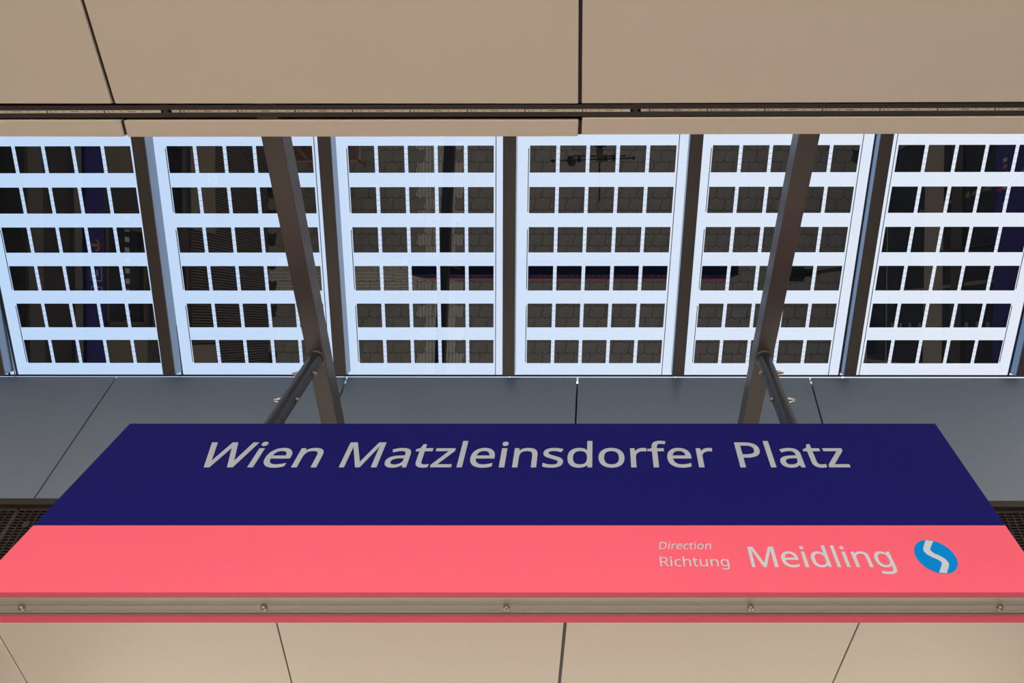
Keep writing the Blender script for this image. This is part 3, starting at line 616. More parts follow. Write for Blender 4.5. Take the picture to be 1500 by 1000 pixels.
        'B 2172 50 2153 50 2183 50 2205 53 2194 51 2217 54 2233 59 2226 56 2233 41 2233 5 2233 23 2225 1 2200 -4 2214 -2 2187 -7 2160 -8 2173 -8 2138 -8 2098 4 2117 -4 2079 11 2052 44 2064 25 2040 63 2034 125 2034 90 2034 209 2034 375 2034 292 2014 375 1974 375 1994 375 1974 387 1974 409 1974 398 1994 418 2035 437 2015 428 2045 468 2063 528 2054 498 2077 528 2105 528 2091 528 2105 496 2105 430 2105 463 2146 430 2229 430 2188 430 2229 412 2229 375 2229 393 2188 375 2105 375 2146 375 2105 292 2105 127 2105 210 2105 101 2124 69 2111 81 2136 56',
        'B 2389 430 2365 430 2389 287 2389 0 2389 143 2365 0 2318 0 2342 0 2318 143 2318 430 2318 287 2342 430',
        'B 2354 591 2343 591 2365 591 2383 580 2375 587 2391 573 2395 546 2395 562 2395 531 2383 512 2391 520 2375 505 2354 501 2365 501 2343 501 2325 512 2333 505 2317 520 2313 546 2313 531 2313 562 2325 580 2317 573 2333 587',
        'B 2899 216 2899 263 2899 180 2885 121 2894 148 2876 93 2845 51 2862 70 2827 31 2781 7 2806 17 2757 -3 2698 -8 2729 -8 2670 -8 2620 7 2644 -3 2596 17 2557 51 2575 31 2540 70 2516 121 2526 93 2506 148 2501 216 2501 180 2501 263 2525 336 2509 304 2541 369 2594 412 2564 394 2624 429 2701 438 2660 438 2740 438 2804 412 2774 429 2834 394 2874 336 2857 369 2891 304',
        'B 2574 216 2574 267 2574 182 2587 128 2579 153 2596 103 2629 71 2610 84 2647 57 2700 51 2671 51 2729 51 2771 71 2753 57 2790 84 2813 128 2804 103 2822 153 2826 216 2826 182 2826 250 2812 303 2821 279 2803 327 2771 359 2789 346 2753 372 2699 379 2729 379 2655 379 2604 335 2624 364 2584 306',
        'B 3217 438 3199 438 3269 438 3334 401 3307 425 3360 376 3373 280 3373 335 3373 187 3373 0 3373 93 3350 0 3303 0 3326 0 3303 92 3303 275 3303 183 3303 310 3280 353 3295 336 3264 370 3207 379 3240 379 3159 379 3108 338 3126 365 3090 312 3081 223 3081 273 3081 149 3081 0 3081 74 3057 0 3010 0 3034 0 3010 143 3010 430 3010 287 3029 430 3067 430 3048 430 3071 410 3078 371 3074 391 3079 371 3082 371 3080 371 3091 386 3117 409 3103 399 3132 418 3164 431 3147 426 3182 435',
    ],
    'Richtung': [
        'B 236 573 183 573 283 573 353 555 323 567 384 543 422 500 407 524 437 476 444 410 444 446 444 379 427 334 439 354 416 313 385 285 402 297 367 273 330 257 349 264 382 171 487 0 434 86 459 0 403 0 431 0 356 79 264 237 310 158 226 237 150 237 188 237 150 158 150 0 150 79 126 0 78 0 102 0 78 191 78 573 78 382 130 573',
        'B 232 510 263 510 204 510 150 510 177 510 150 439 150 298 150 368 179 298 236 298 207 298 282 298 338 325 316 307 359 344 370 407 370 371 370 432 355 467 365 452 345 482 310 500 330 493 289 507',
        'B 638 430 614 430 638 287 638 0 638 143 614 0 567 0 590 0 567 143 567 430 567 287 590 430',
        'B 603 591 591 591 614 591 632 580 623 587 640 573 644 546 644 562 644 531 632 512 640 520 623 505 603 501 614 501 591 501 573 512 581 505 565 520 561 546 561 531 561 562 573 580 565 573 581 587',
        'B 946 -8 971 -8 908 -8 845 15 874 0 815 31 775 87 792 55 758 120 750 213 750 162 750 265 776 342 759 308 794 375 848 415 818 399 878 430 951 438 913 438 973 438 1014 431 994 436 1035 426 1064 415 1051 421 1057 395 1043 356 1050 376 1030 361 998 370 1015 365 980 374 949 376 964 376 921 376 878 358 897 370 859 345 836 303 845 327 827 279 823 213 823 249 823 179 836 126 827 150 845 102 877 71 859 84 895 59 945 53 918 53 969 53 1008 60 990 55 1026 65 1057 78 1042 71 1057 57 1057 15 1057 36 1043 8 1009 -2 1027 2 992 -6',
        'B 1229 431 1229 490 1229 420 1228 399 1229 410 1227 389 1225 370 1226 379 1227 370 1230 370 1229 370 1239 385 1265 407 1251 398 1279 417 1311 429 1294 424 1328 435 1364 437 1346 437 1399 437 1451 421 1428 432 1474 410 1504 370 1492 393 1515 347 1521 280 1521 317 1521 187 1521 0 1521 93 1498 0 1451 0 1475 0 1451 92 1451 275 1451 183 1451 310 1428 353 1444 336 1413 370 1355 379 1388 379 1323 379 1280 360 1298 372 1262 348 1241 308 1249 331 1233 284 1229 222 1229 256 1229 148 1229 0 1229 74 1206 0 1159 0 1182 0 1159 203 1159 609 1159 406 1182 609 1229 609 1206 609 1229 550',
        'B 1798 50 1778 50 1809 50 1831 53 1820 51 1842 54 1858 59 1851 56 1858 41 1858 5 1858 23 1851 1 1826 -4 1840 -2 1812 -7 1786 -8 1799 -8 1763 -8 1724 4 1743 -4 1705 11 1678 44 1689 25 1666 63 1660 125 1660 90 1660 209 1660 375 1660 292 1640 375 1599 375 1619 375 1599 387 1599 409 1599 398 1620 418 1661 437 1640 428 1670 468 1689 528 1679 498 1703 528 1731 528 1717 528 1731 496 1731 430 1731 463 1772 430 1855 430 1813 430 1855 412 1855 375 1855 393 1813 375 1731 375 1772 375 1731 292 1731 127 1731 210 1731 101 1749 69 1737 81 1762 56',
        'B 2303 430 2280 430 2303 287 2303 0 2303 143 2284 0 2245 0 2265 0 2242 19 2235 57 2238 38 2234 57 2232 57 2233 57 2223 42 2196 20 2211 30 2182 10 2149 -1 2166 3 2132 -6 2095 -8 2114 -8 2061 -8 2009 8 2032 -3 1986 19 1957 59 1968 36 1945 82 1939 148 1939 112 1939 242 1939 430 1939 336 1963 430 2010 430 1987 430 2010 338 2010 153 2010 245 2010 119 2034 76 2018 93 2049 59 2106 51 2073 51 2138 51 2182 69 2163 57 2200 81 2221 121 2213 98 2229 145 2233 206 2233 173 2233 281 2233 430 2233 355 2256 430',
        'B 2646 438 2628 438 2698 438 2763 401 2736 425 2789 376 2802 280 2802 335 2802 187 2802 0 2802 93 2779 0 2732 0 2755 0 2732 92 2732 275 2732 183 2732 310 2709 353 2724 336 2693 370 2636 379 2669 379 2588 379 2537 338 2555 365 2519 312 2510 223 2510 273 2510 149 2510 0 2510 74 2487 0 2439 0 2463 0 2439 143 2439 430 2439 287 2458 430 2496 430 2477 430 2500 410 2507 371 2503 391 2508 371 2511 371 2509 371 2520 386 2547 409 2532 399 2561 418 2593 431 2576 426 2611 435',
        'B 3087 438 3032 438 3116 438 3164 422 3141 433 3187 411 3222 373 3206 395 3223 373 3226 373 3225 373 3229 392 3236 430 3233 411 3254 430 3292 430 3273 430 3292 284 3292 -7 3292 138 3292 -48 3271 -109 3285 -82 3257 -137 3208 -172 3236 -158 3179 -186 3099 -192 3143 -192 3068 -192 3014 -186 3040 -190 2988 -181 2945 -165 2965 -174 2945 -144 2945 -100 2945 -122 2965 -111 3016 -125 2989 -119 3043 -131 3103 -134 3072 -134 3140 -134 3190 -101 3169 -123 3212 -80 3222 -13 3222 -50 3222 -7 3222 4 3222 -2 3222 10 3223 32 3222 20 3223 44 3225 57 3224 52 3223 57 3221 57 3222 57 3206 35 3166 8 3188 19 3143 -3 3088 -8 3118 -8 3033 -8 2958 51 2989 11 2927 90 2911 214 2911 144 2911 283 2958 377 2927 337 2989 418',
        'B 3097 379 3126 379 3073 379 3036 359 3053 372 3019 346 2997 303 3006 328 2988 279 2984 213 2984 249 2984 160 3013 92 2994 120 3033 64 3099 50 3061 50 3121 50 3155 58 3139 53 3170 64 3193 85 3183 73 3203 97 3216 131 3211 112 3221 149 3223 197 3223 172 3223 203 3223 214 3223 209 3223 253 3210 309 3219 285 3201 333 3168 362 3187 350 3150 373',
    ],
    'Meidling': [
        'B 330 0 350 0 268 167 142 502 205 335 141 502 139 502 140 502 140 491 142 461 141 478 142 445 144 407 143 426 144 387 144 347 144 368 144 231 144 0 144 116 122 0 78 0 100 0 78 191 78 573 78 382 113 573 184 573 149 573 243 416 361 103 302 260 362 103 364 103 363 103 424 260 544 573 484 416 579 573 650 573 614 573 650 382 650 0 650 191 626 0 578 0 602 0 578 117 578 352 578 235 578 371 579 408 578 389 580 426 581 460 580 444 582 476 584 501 583 490 583 501 581 501 582 501 517 334 390 0 453 167 370 0',
        'B 962 438 924 438 998 438 1057 414 1030 430 1083 398 1117 346 1103 375 1132 317 1139 244 1139 283 1139 230 1139 201 1139 215 1041 201 844 201 943 201 845 153 882 90 858 116 906 65 982 52 939 52 1009 52 1054 60 1033 55 1075 65 1119 82 1097 72 1119 61 1119 20 1119 41 1098 10 1055 -1 1076 3 1033 -6 978 -8 1008 -8 938 -8 870 17 902 0 839 33 798 91 815 58 780 124 771 212 771 164 771 259 795 333 779 299 811 366 862 411 833 392 890 429',
        'B 961 380 985 380 927 380 881 348 900 369 861 326 846 257 850 296 919 257 1065 257 992 257 1065 282 1054 322 1061 303 1046 340 1020 364 1035 354 1004 375',
        'B 1318 430 1295 430 1318 287 1318 0 1318 143 1295 0 1248 0 1271 0 1248 143 1248 430 1248 287 1271 430',
        'B 1284 591 1272 591 1295 591 1312 580 1304 587 1321 573 1325 546 1325 562 1325 531 1312 512 1321 520 1304 505 1284 501 1295 501 1272 501 1254 512 1262 505 1246 520 1242 546 1242 531 1242 562 1254 580 1246 573 1262 587',
        'B 1607 -8 1630 -8 1554 -8 1479 48 1511 11 1447 85 1431 214 1431 140 1431 288 1479 381 1447 344 1511 419 1608 438 1554 438 1630 438 1666 429 1650 435 1683 424 1710 407 1697 416 1722 397 1741 374 1732 386 1743 374 1746 374 1744 374 1745 381 1743 405 1744 392 1742 419 1741 438 1741 430 1741 495 1741 609 1741 552 1765 609 1812 609 1788 609 1812 406 1812 0 1812 203 1793 0 1755 0 1774 0 1751 19 1744 58 1748 38 1743 58 1741 58 1742 58 1732 45 1710 24 1722 34 1697 15 1666 1 1683 7 1649 -5',
        'B 1618 51 1580 51 1664 51 1714 88 1696 63 1733 113 1742 200 1742 150 1742 205 1742 213 1742 209 1742 267 1715 336 1733 308 1698 365 1617 379 1665 379 1580 379 1532 334 1551 364 1513 304 1504 213 1504 263 1504 161 1532 93 1513 121 1551 65',
        'B 2018 0 2018 203 1995 0 1948 0 1971 0 1948 203 1948 609 1948 406 1971 609 2018 609 1995 609 2018 406',
        'B 2225 430 2202 430 2225 287 2225 0 2225 143 2202 0 2155 0 2178 0 2155 143 2155 430 2155 287 2178 430',
        'B 2191 591 2179 591 2202 591 2219 580 2211 587 2228 573 2232 546 2232 562 2232 531 2219 512 2228 520 2211 505 2191 501 2202 501 2179 501 2161 512 2169 505 2153 520 2149 546 2149 531 2149 562 2161 580 2153 573 2169 587',
        'B 2569 438 2550 438 2620 438 2685 401 2659 425 2711 376 2724 280 2724 335 2724 187 2724 0 2724 93 2701 0 2654 0 2678 0 2654 92 2654 275 2654 183 2654 310 2631 353 2647 336 2616 370 2558 379 2591 379 2511 379 2460 338 2478 365 2441 312 2432 223 2432 273 2432 149 2432 0 2432 74 2409 0 2362 0 2385 0 2362 143 2362 430 2362 287 2381 430 2419 430 2400 430 2422 410 2429 371 2426 391 2430 371 2433 371 2432 371 2443 386 2469 409 2455 399 2483 418 2516 431 2499 426 2533 435',
        'B 3010 438 2955 438 3038 438 3086 422 3063 433 3109 411 3144 373 3128 395 3146 373 3148 373 3147 373 3152 392 3158 430 3155 411 3177 430 3214 430 3195 430 3214 284 3214 -7 3214 138 3214 -48 3193 -109 3207 -82 3179 -137 3130 -172 3158 -158 3102 -186 3022 -192 3065 -192 2991 -192 2936 -186 2962 -190 2910 -181 2867 -165 2887 -174 2867 -144 2867 -100 2867 -122 2887 -111 2938 -125 2911 -119 2966 -131 3026 -134 2995 -134 3063 -134 3113 -101 3092 -123 3134 -80 3144 -13 3144 -50 3144 -7 3144 4 3144 -2 3144 10 3145 32 3145 20 3146 44 3147 57 3146 52 3146 57 3144 57 3145 57 3129 35 3088 8 3110 19 3066 -3 3010 -8 3040 -8 2955 -8 2880 51 2911 11 2849 90 2833 214 2833 144 2833 283 2880 377 2849 337 2911 418',
        'B 3019 379 3048 379 2995 379 2958 359 2975 372 2941 346 2919 303 2928 328 2911 279 2906 213 2906 249 2906 160 2935 92 2916 120 2955 64 3021 50 2983 50 3043 50 3077 58 3061 53 3092 64 3115 85 3105 73 3126 97 3138 131 3133 112 3143 149 3145 197 3145 172 3145 203 3145 214 3145 209 3145 253 3132 309 3141 285 3123 333 3091 362 3109 350 3072 373',
    ],
    'E': [
        'B 398 0 398 21 291 0 78 0 184 0 78 191 78 573 78 382 184 573 398 573 291 573 398 551 398 509 398 530 315 509 150 509 233 509 150 450 150 330 150 390 228 330 383 330 306 330 383 310 383 268 383 289 306 268 150 268 228 268 150 200 150 63 150 132 233 63 398 63 315 63 398 42',
    ],
}

def word_mesh(t, bold):
    """glyph contours sampled to polylines, pushed outwards by bold, then filled"""
    cu = bpy.data.curves.new('word', 'CURVE'); cu.dimensions = '2D'; cu.fill_mode = 'BOTH'
    for line in GLYPHS[t]:
        vals = [int(q) / 1000 for q in line[2:].split()]
        pts = [vals[a:a + 6] for a in range(0, len(vals), 6)]
        poly = []
        for a, b in zip(pts, pts[1:] + pts[:1]):
            p0, p1, p2, p3 = Vector(a[0:2]), Vector(a[4:6]), Vector(b[2:4]), Vector(b[0:2])
            chord = (p3 - p0).length
            if chord < 1e-6: continue
            flat = abs((p1 - p0).cross(p3 - p0)) / chord + abs((p2 - p0).cross(p3 - p0)) / chord
            k = 1 if flat < 0.003 else 4
            for q in range(k):
                u = q / k
                poly.append(p0 * (1 - u) ** 3 + p1 * 3 * u * (1 - u) ** 2 + p2 * 3 * u * u * (1 - u) + p3 * u ** 3)
        cl = [p for i_, p in enumerate(poly) if (p - poly[i_ - 1]).length > 0.0065]
        n_ = len(cl); out = []
        for i_ in range(n_):
            e0 = (cl[i_] - cl[i_ - 1]).normalized(); e1 = (cl[(i_ + 1) % n_] - cl[i_]).normalized()
            n0, n1 = Vector((-e0.y, e0.x)), Vector((-e1.y, e1.x))     # left normals: outside of clockwise outlines
            m_ = n0 + n1
            if m_.length < 0.3: m_ = n0
            m_.normalize(); out.append(cl[i_] + m_ * (bold / max(0.5, m_.dot(n0))))
        sp_ = cu.splines.new('POLY'); sp_.points.add(n_ - 1); sp_.use_cyclic_u = True
        for p_, q in zip(sp_.points, out): p_.co = (q.x, q.y, 0, 1)
    ob = bpy.data.objects.new('word', cu); COL.objects.link(ob)
    dg = bpy.context.evaluated_depsgraph_get(); me = bpy.data.meshes.new_from_object(ob.evaluated_get(dg))
    bpy.data.objects.remove(ob); bpy.data.curves.remove(cu); return me
def text_mesh(body, m, parent, name, x0, x1, zb, zcap, y, front=True, shear=0.0, bold=0.0):
    cap = 0.573                                   # height of the capitals in the outlines below
    me = word_mesh(body, bold)
    for v in me.vertices: v.co.x += v.co.y * shear
    ax, bx = min(v.co.x for v in me.vertices), max(v.co.x for v in me.vertices)
    sx = (x1 - x0) / (bx - ax); sz = (zcap - zb) / cap
    off = OFF[parent.name]
    for v in me.vertices:
        X, Y = v.co.x, v.co.y
        if front: v.co = Vector((x0 + (X - ax) * sx, y, zb + Y * sz)) - off
        else: v.co = Vector((x1 - (X - ax) * sx, y, zb + Y * sz)) - off
    me.materials.clear(); me.materials.append(m)
    o = bpy.data.objects.new(name, me); link(o, parent)
    so = o.modifiers.new('thick', 'SOLIDIFY'); so.thickness = 0.0012; so.offset = 0
    return o
yt = SD - .0006
zb = on_y(770, 684, SD).z; zc = on_y(770, 648.5, SD).z
words = [('Wien', (299.7, 683), (473, 683), 'name_word'), ('Matzleinsdorfer', (497, 683), (1045, 683.5), 'name_word'), ('Platz', (1074, 684), (1246.5, 684.5), 'name_word')]
WORDX = {}
for t, a, b, nm in words:
    # left edge at baseline; the right edge measured near baseline too
    xa, xb = on_y(a[0], a[1], SD).x, on_y(b[0], b[1], SD).x
    if t == 'Wien': xa = on_y(310.5, 648.5, SD).x; xb = on_y(464, 683, SD).x
    if t == 'Matzleinsdorfer': xa = on_y(497, 683, SD).x; xb = on_y(1043, 657, SD).x
    if t == 'Platz': xa = on_y(1075.5, 650, SD).x; xb = on_y(1246, 684.5, SD).x
    o = text_mesh(t, M['letter'], blue, nm, xa, xb, zb, zc, yt, bold=0.007)
    o['label'] = 'light grey word %s' % t
    WORDX[t] = (xa, xb)
    text_mesh(t, M['letter'], blue, 'back_word', SX0 + SX1 - xb, SX0 + SX1 - xa, zb, zc, SD + ST + .0006, front=False)
o = text_mesh('Direction', M['letter_light'], pink, 'direction_word', on_y(965.2, 804.5, SD).x, on_y(1042.8, 804.5, SD).x, on_y(1000, 804.5, SD).z, on_y(1000, 793.8, SD).z, yt, shear=0.22)
o['label'] = 'small slanted grey word Direction'
o = text_mesh('Richtung', M['letter_light'], pink, 'direction_word', on_y(967.5, 829.5, SD).x, on_y(1068.8, 829.5, SD).x, on_y(1000, 829.5, SD).z, on_y(1000, 815.8, SD).z, yt)
o['label'] = 'small upright grey word Richtung'
o = text_mesh('Meidling', M['letter_light'], pink, 'direction_word', on_y(1094.5, 801, SD).x, on_y(1312.5, 830.5, SD).x, on_y(1200, 830.5, SD).z, on_y(1200, 801, SD).z, yt, bold=0.004)
o['label'] = 'large grey word Meidling'
# round blue logo with a white S band
lt, lbm = on_y(1358, 791, SD), on_y(1384, 840.2, SD)
ll, lr = on_y(1336.8, 806, SD), on_y(1405.4, 825, SD)
lcx = (ll.x + lr.x) / 2; lcz = (lt.z + lbm.z) / 2; lrx = (lr.x - ll.x) / 2; lrz = (lt.z - lbm.z) / 2
NL = 56
disc = [(lcx + lrx * math.cos(2 * math.pi * i / NL), SD - .0004, lcz + lrz * math.sin(2 * math.pi * i / NL)) for i in range(NL)]
logo = MB().prism(disc, (0, -.0008, 0)).build('logo_disc', M['logo_blue'], pink); logo['label'] = 'round blue logo with a white curved band'
def lp(q): p = on_y(1320 + q[0] / 14.29, 780 + q[1] / 14.29, SD); return p.x, p.z
lefts = [(515, 165), (480, 250), (458, 330), (470, 390), (540, 460), (650, 520), (760, 565), (830, 610), (855, 650), (840, 700), (810, 790), (790, 842)]
rights = [(672, 182), (630, 270), (602, 345), (620, 390), (690, 440), (790, 480), (900, 540), (975, 610), (1003, 670), (990, 740), (965, 810), (955, 857)]
sm_ = MB()
for i in range(len(lefts) - 1):
    q = [lp(lefts[i]), lp(rights[i]), lp(rights[i + 1]), lp(lefts[i + 1])]
    sm_.add([(a, SD - .0016, b) for a, b in q], [(0, 1, 2, 3)])
ob = bpy.data.objects.new('logo_band', sm_.mesh('logo_band', M['letter_light'], OFF[logo.name])); link(ob, logo)
ob['label'] = 'white S shaped band'
# the band lies in the logo's thickness: part of the sign, one level below the disc
ob.parent = pink

# hanger tubes
BZ = on_y(462, 524, SD + ST / 2).z            # beam underside
yc = SD + ST / 2
for px, pxt, side in ((401, 462, 1), (1156, 1120, -1)):
    X = on_y(px, 620, yc).x
    hg = MB().tube((X, yc, SZ1 - .02), (X, yc, BZ - .001), .0315, n=32).build('hanger_tube', M['tube'], sign, smooth=True)
    MB().lathe((X, yc, BZ - .001), (0, 0, -1), [(0, .041), (.004, .041), (.007, .039), (.0085, .034), (.0085, .032)], 32).build('collar', M['steel'], hg, smooth=True)
    for bpx, bpy_ in (((462, 547), (436, 585.7)) if side == 1 else ((1114.5, 546), (1131, 585.5))):
        z = on_y(bpx, bpy_, yc).z
        s = side
        MB().lathe((X + s * .030, yc, z), (s, 0, 0), [(0, .0105), (.003, .0105), (.0032, .0095), (.010, .0095), (.0115, .008)], 6).build('bolt_head', M['bolt'], hg)
        MB().lathe((X - s * .030, yc, z), (-s, 0, 0), [(0, .012), (.003, .012), (.0032, .0105), (.012, .0105), (.0122, .0085), (.018, .0085), (.0182, .0055), (.030, .0055)], 8).build('bolt_nut', M['bolt'], hg)

# ---------------------------------------------------------------- steel beams
BH = 0.085
def beam(pa, pb, label):
    (l0, r0, y0), (l1, r1, y1) = pa, pb
    A0, A1 = on_z(l0, y0, BZ), on_z(r0, y0, BZ); B0, B1 = on_z(l1, y1, BZ), on_z(r1, y1, BZ)
    c0, c1 = (A0 + A1) / 2, (B0 + B1) / 2
    hw = ((A1 - A0).length + (B1 - B0).length) / 4
    d = (c1 - c0).normalized(); c0 = c0 - d * .16; c1 = c0 + d * ((2.64 - c0.y) / d.y)
    u = Vector((0, 0, 1)).cross(d).normalized() * hw
    root = empty('steel_beam', (c0 + c1) / 2); tag(root, label, 'beam', 'beams carrying the sign')
    MB().bar(c0 + Vector((0, 0, BH / 2)), c1 + Vector((0, 0, BH / 2)), u, Vector((0, 0, BH / 2))).build('beam_body', M['steel'], root, bevel=0.004)
    e = c1
    MB().bar(e + Vector((0, 0, BH / 2)), e + d * .008 + Vector((0, 0, BH / 2)), u * 1.5, Vector((0, 0, BH * .8))).build('end_plate', M['steel'], root)
beam((381.6, 413, 200), (470.4, 493.7, 620), 'dark brown steel beam crossing the skylight above the word Wien')
beam((1170.7, 1201.8, 197), (1088, 1112, 620), 'dark brown steel beam crossing the skylight above the word Platz')

# ---------------------------------------------------------------- LED light channels
cz = HN + .012
def led(pxa, pxb, ya, yb, xa=None, xb=None, label='', cover_at=None):
    """ya, yb: image rows of the tape centre at both ends"""
    def pt(px, py, z=cz): return on_z(px, py, z)
    a, b = pt(pxa, ya), pt(pxb, yb)
    if xa is not None: t = (xa - a.x) / (b.x - a.x); a = a + (b - a) * t
    if xb is not None: t = (xb - a.x) / (b.x - a.x); b = a + (b - a) * t
    d = (b - a).normalized(); n = Vector((-d.y, d.x, 0)); zz = Vector((0, 0, 1))
    root = empty('led_light_channel', (a + b) / 2); tag(root, label, 'light', 'LED channels along the ceiling slot')
    # housing: base plus two flanges, tape recessed between
    h = MB()
    for s in (1, -1):
        h.bar(a + n * s * .0130 + zz * .02, b + n * s * .0130 + zz * .02, n * .0080, zz * .020)
    h.bar(a + zz * .03, b + zz * .03, n * .021, zz * .010)
    h.build('housing', M['channel'], root)
    tp = MB().bar(a + d * .018 + zz * .006, b - d * .018 + zz * .004, n * .0056, zz * .003).build('led_tape', M['tape'], root)
    mk, cp = MB(), MB()
    L = (b - a).length; s = .05; i = 0
    while s < L - .05:
        p = a + d * s + zz * .0008
        mk.bar(p - n * .004, p + n * .004, d * .0018, zz * .0004)
        mk.bar(p + d * .012 - n * .002, p + d * .016 + n * .003, d * .0012, zz * .0004)
        for q in (.03, .06, .10, .14, .18):
            if s + q < L - .05: cp.bar(p + d * q - n * .0016, p + d * q + n * .0016, d * .0035, zz * .0005)
        if s + .115 < L - .05: mk.bar(p + d * .085, p + d * .113, n * .0008, zz * .0004)
        s += .2075; i += 1
    tag(mk.build('tape_marks', M['mark'], tp), kind='stuff'); tag(cp.build('led_chips', M['chip'], tp), kind='stuff')
    if cover_at:
        c = pt(*cover_at)
        poly = [(-.016, -.022), (.016, -.022), (.012, -.009), (.006, 0), (.012, .009), (.020, .022), (-.016, .022), (-.018, .012), (-.011, .006), (-.010, -.006), (-.018, -.012)]
        MB().prism([c + d * u + n * v + zz * -.0005 for u, v in poly], (0, 0, .012)).build('joint_cover', M['channel'], root)
led(0, 242.5, 164, 163.2, xa=-3.9, label='unlit LED channel in the ceiling slot, leftmost section', cover_at=(243, 162.4))
led(243.5, 930.5, 163, 161.6, label='unlit LED channel in the ceiling slot, long middle section', cover_at=(931, 161.4))
led(931.5, 1500, 161.4, 159.8, xb=2.6, label='unlit LED channel in the ceiling slot, rightmost section')

# ---------------------------------------------------------------- wayfinding sign on the left wall
ws = empty('wayfinding_sign', (WX, 1.5, 3.22)); tag(ws, 'long blue wayfinding band with orange arrow on the dark wall, seen mirrored in the glass', 'sign')
bd = MB().box(WX + .002, WX + .05, .1, 2.9, 3.22, 3.45).build('sign_band', M['way_blue'], ws, bevel=.002)
ar = MB(); cx_, cz_ = 1.40, 3.335
ar.box(WX + .05, WX + .0515, cx_ - .012, cx_ + .012, cz_ - .07, cz_ + .07)
for s in (1, -1):
    ar.hexa([(WX + .05, cx_, cz_ - .075), (WX + .05, cx_ + s * .055, cz_ - .02), (WX + .05, cx_ + s * .055, cz_ + .004), (WX + .05, cx_, cz_ - .050)],
            [(WX + .0515, cx_, cz_ - .075), (WX + .0515, cx_ + s * .055, cz_ - .02), (WX + .0515, cx_ + s * .055, cz_ + .004), (WX + .0515, cx_, cz_ - .050)])
ar.build('arrow', M['orange'], ws)
for yq in (1.66, 1.86):
    q = MB(); x0_, x1_ = WX + .05, WX + .0513
    a_, t_ = .075, .010
    q.box(x0_, x1_, yq - a_, yq + a_, 3.26, 3.26 + t_).box(x0_, x1_, yq - a_, yq + a_, 3.40 - t_, 3.40).box(x0_, x1_, yq - a_, yq - a_ + t_, 3.26, 3.40).box(x0_, x1_, yq + a_ - t_, yq + a_, 3.26, 3.40)
    q.box(x0_, x1_, yq - .03, yq + .03, 3.31, 3.33)
    q.build('pictogram', M['white'], ws)

# ---------------------------------------------------------------- information board on the right wall
ib = empty('information_board', (RX, 1.3, 3.2)); tag(ib, 'blue line map board on the glazed wall, seen mirrored in the rightmost glass', 'board')
MB().box(RX - .05, RX - .002, .45, 2.7, 3.25, 3.95).build('board_panel', M['way_blue'], ib, bevel=.002)
MB().box(RX - .045, RX - .002, .05, .44, 3.25, 3.95).build('board_header', M['grey_trim'], ib)
MB().bar((RX - .0515, .86, 3.42), (RX - .0515, .70, 3.9), (0.0008, 0, 0), (0, .006, 0)).build('map_line', M['white'], ib)
MB().bar((RX - .0515, .88, 3.30), (RX - .0515, .865, 3.40), (0.0008, 0, 0), (0, .016, 0)).build('map_line', M['red'], ib)
MB().tube((RX - .050, .86, 3.41), (RX - .053, .86, 3.41), .026, n=16).build('map_stop', M['white'], ib)
for q, mm in ((.60, 'white'), (.66, 'orange'), (.72, 'logo_blue'), (1.0, 'white'), (1.08, 'white')):
    MB().box(RX - .052, RX - .050, q, q + .035, 3.38, 3.44).build('map_icon', M[mm], ib)

# ---------------------------------------------------------------- mesh bench by the left wall
bn = empty('mesh_bench', (-3.75, -.5, 0)); tag(bn, 'rust red wire mesh bench with curved armrests, seen mirrored in the glass', 'bench')
sx0, sx1, sy0, sy1, sz = -4.22, -3.28, -.62, -.09, .45
se = MB()
se.box(sx0, sx1, sy0, sy0 + .02, sz - .02, sz).box(sx0, sx1, sy1 - .02, sy1, sz - .02, sz).box(sx0, sx0 + .02, sy0, sy1, sz - .02, sz).box(sx1 - .02, sx1, sy0, sy1, sz - .02, sz)
st = .055; c = sx0 - (sy1 - sy0)
while c < sx1:
    for s in (1, -1):
        x0_, x1_ = c, c + (sy1 - sy0)
        ya, yb = (sy0, sy1) if s == 1 else (sy1, sy0)
        t0 = max(0, (sx0 - x0_) / (x1_ - x0_)); t1 = min(1, (sx1 - x0_) / (x1_ - x0_))
        if t1 > t0:
            p0 = Vector((x0_ + (x1_ - x0_) * t0, ya + (yb - ya) * t0, sz - .008)); p1 = Vector((x0_ + (x1_ - x0_) * t1, ya + (yb - ya) * t1, sz - .008))
            dd = (p1 - p0).normalized(); se.bar(p0, p1, Vector((-dd.y, dd.x, 0)) * .005, Vector((0, 0, .004)))
    c += st
se.build('seat_mesh', M['rust_light'], bn)
MB().box(sx0 + .01, sx1 - .01, sy0 + .01, sy1 - .01, sz - .03, sz - .02).build('seat_plate', M['rust'], bn)
for x in (sx0 + .22, sx1 - .22):
    pts = [Vector((x + .08 * math.sin(t) * (1 if x > -3.75 else -1), sy1 - .05 - .4 * t / math.pi, sz + .22 * math.sin(t))) for t in [math.pi * i / 10 for i in range(11)]]
    m = MB()
    for p, q in zip(pts, pts[1:]): m.tube(p, q, .022, n=8)
    m.build('armrest', M['wood'], bn, smooth=True)
for x in (sx0 + .08, sx1 - .08):
    for yy in (sy0 + .06, sy1 - .06):
        MB().tube((x, yy, 0), (x, yy, sz - .02), .018, n=10).build('leg', M['rust'], bn)
MB().box(sx0, sx1, sy0 - .05, sy0 - .02, sz - .02, sz + .40).build('backrest', M['rust'], bn)

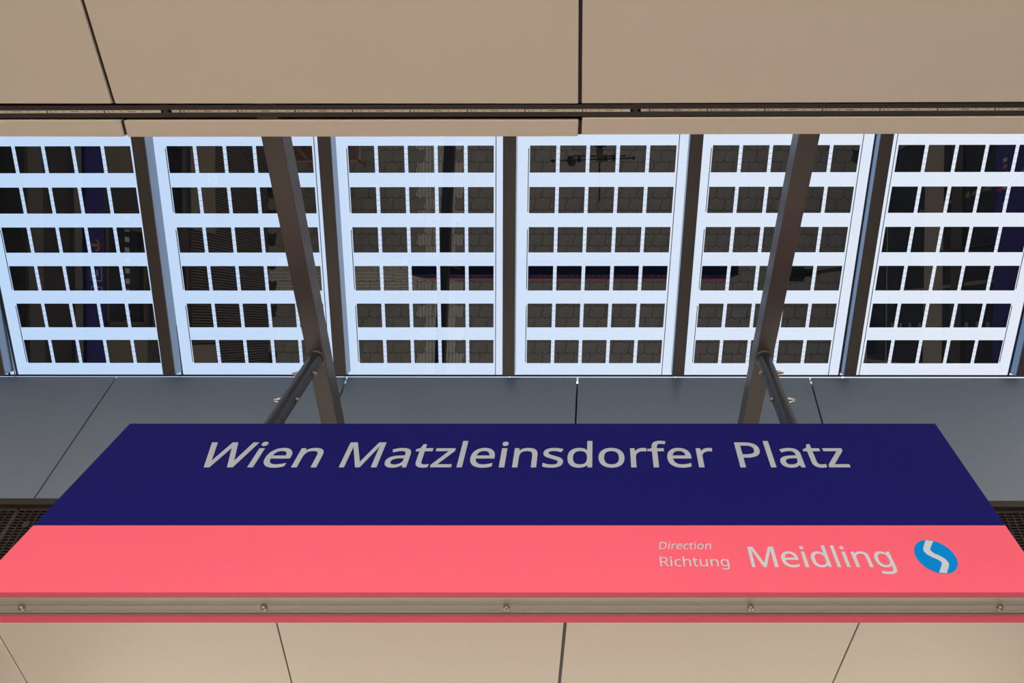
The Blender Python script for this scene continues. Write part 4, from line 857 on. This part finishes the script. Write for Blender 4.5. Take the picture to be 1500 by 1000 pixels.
# ---------------------------------------------------------------- loudspeaker box on an arm, right of the sign
z_ = 1.5 + CAM_H
sp = empty('loudspeaker', (1.85, 1.62, z_)); tag(sp, 'flat dark box on a slanted arm hanging right of the station sign, seen mirrored', 'loudspeaker')
MB().box(1.69, 1.98, 1.58, 1.68, z_ - .06, z_ + .02).build('speaker_body', M['black'], sp, bevel=.006)
MB().box(1.68, 1.99, 1.56, 1.70, z_ - .075, z_ - .055).build('speaker_rim', M['channel'], sp)
MB().box(1.99, 2.07, 1.59, 1.66, z_ - .03, z_ + .03).build('bracket', M['black'], sp)
MB().tube((2.06, 1.62, z_), (RX, 1.36, z_ + .02), .024, n=14).build('arm', M['steel'], sp)

# ---------------------------------------------------------------- photographer's crossbar stand under the lens
rg = empty('camera_stand', (0, -.02, 0)); tag(rg, 'black camera stand with a long crossbar and clamps, seen mirrored in the glass', 'tripod')
bz = CAM_H - .15
MB().tube((-.58, .145, bz), (.40, .11, bz), .009, n=12).build('crossbar', M['black'], rg, smooth=True)
for x in (-.58, .40):
    MB().tube((x, .145 - (x + .58) * .0357, bz - .02), (x, .145 - (x + .58) * .0357, bz + .02), .018, n=12).build('end_knob', M['black'], rg)
for x in (-.38, -.26, .06, .16):
    yy = .145 - (x + .58) * .0357
    cl = MB().box(x - .022, x + .022, yy - .02, yy + .02, bz - .02, bz + .02)
    cl.tube((x, yy, bz), (x, yy - .05, bz), .012, n=10).build('clamp', M['black'], rg)
bod = MB().hexa(*[[Vector((x, 0, 0)) + Fv * a + Uv * b for x, b in ((-.07, -.05), (.07, -.05), (.07, .05), (-.07, .05))] for a in (-.16, -.10)])
bod.build('camera_body', M['black'], rg, bevel=.008)
bb = rg.location
# lens behind the view point
MB().lathe(ORG - Fv * .105, Fv, [(0, .036), (.05, .036), (.06, .040), (.088, .040), (.088, .034), (.078, .030), (.074, .001)], 28).build('lens', M['black'], rg, smooth=True)
for o in rg.children:
    if o.name.startswith('camera_body'): 
        for v in o.data.vertices: v.co += Vector((0, 0, CAM_H))
MB().tube((-.02, -.075, .75), (-.02, -.075, bz - .03), .014, n=12).build('centre_column', M['black'], rg)
MB().box(-.05, .03, -.11, .15, bz - .045, bz - .025).build('head_plate', M['bolt'], rg)
for k in range(3):
    t = math.radians(90 + 120 * k)
    MB().tube((-.02, -.075, .80), (-.02 + .42 * math.cos(t), -.075 + .42 * math.sin(t), 0.0), .014, .010, n=10).build('leg', M['black'], rg)
bag = MB().lathe((-.36, .10, bz - .30), (0, 0, 1), [(0, .03), (.05, .055), (.18, .05), (.25, .03), (.30, .008)], 16)
bag.build('hanging_pouch', M['black'], rg, smooth=True)
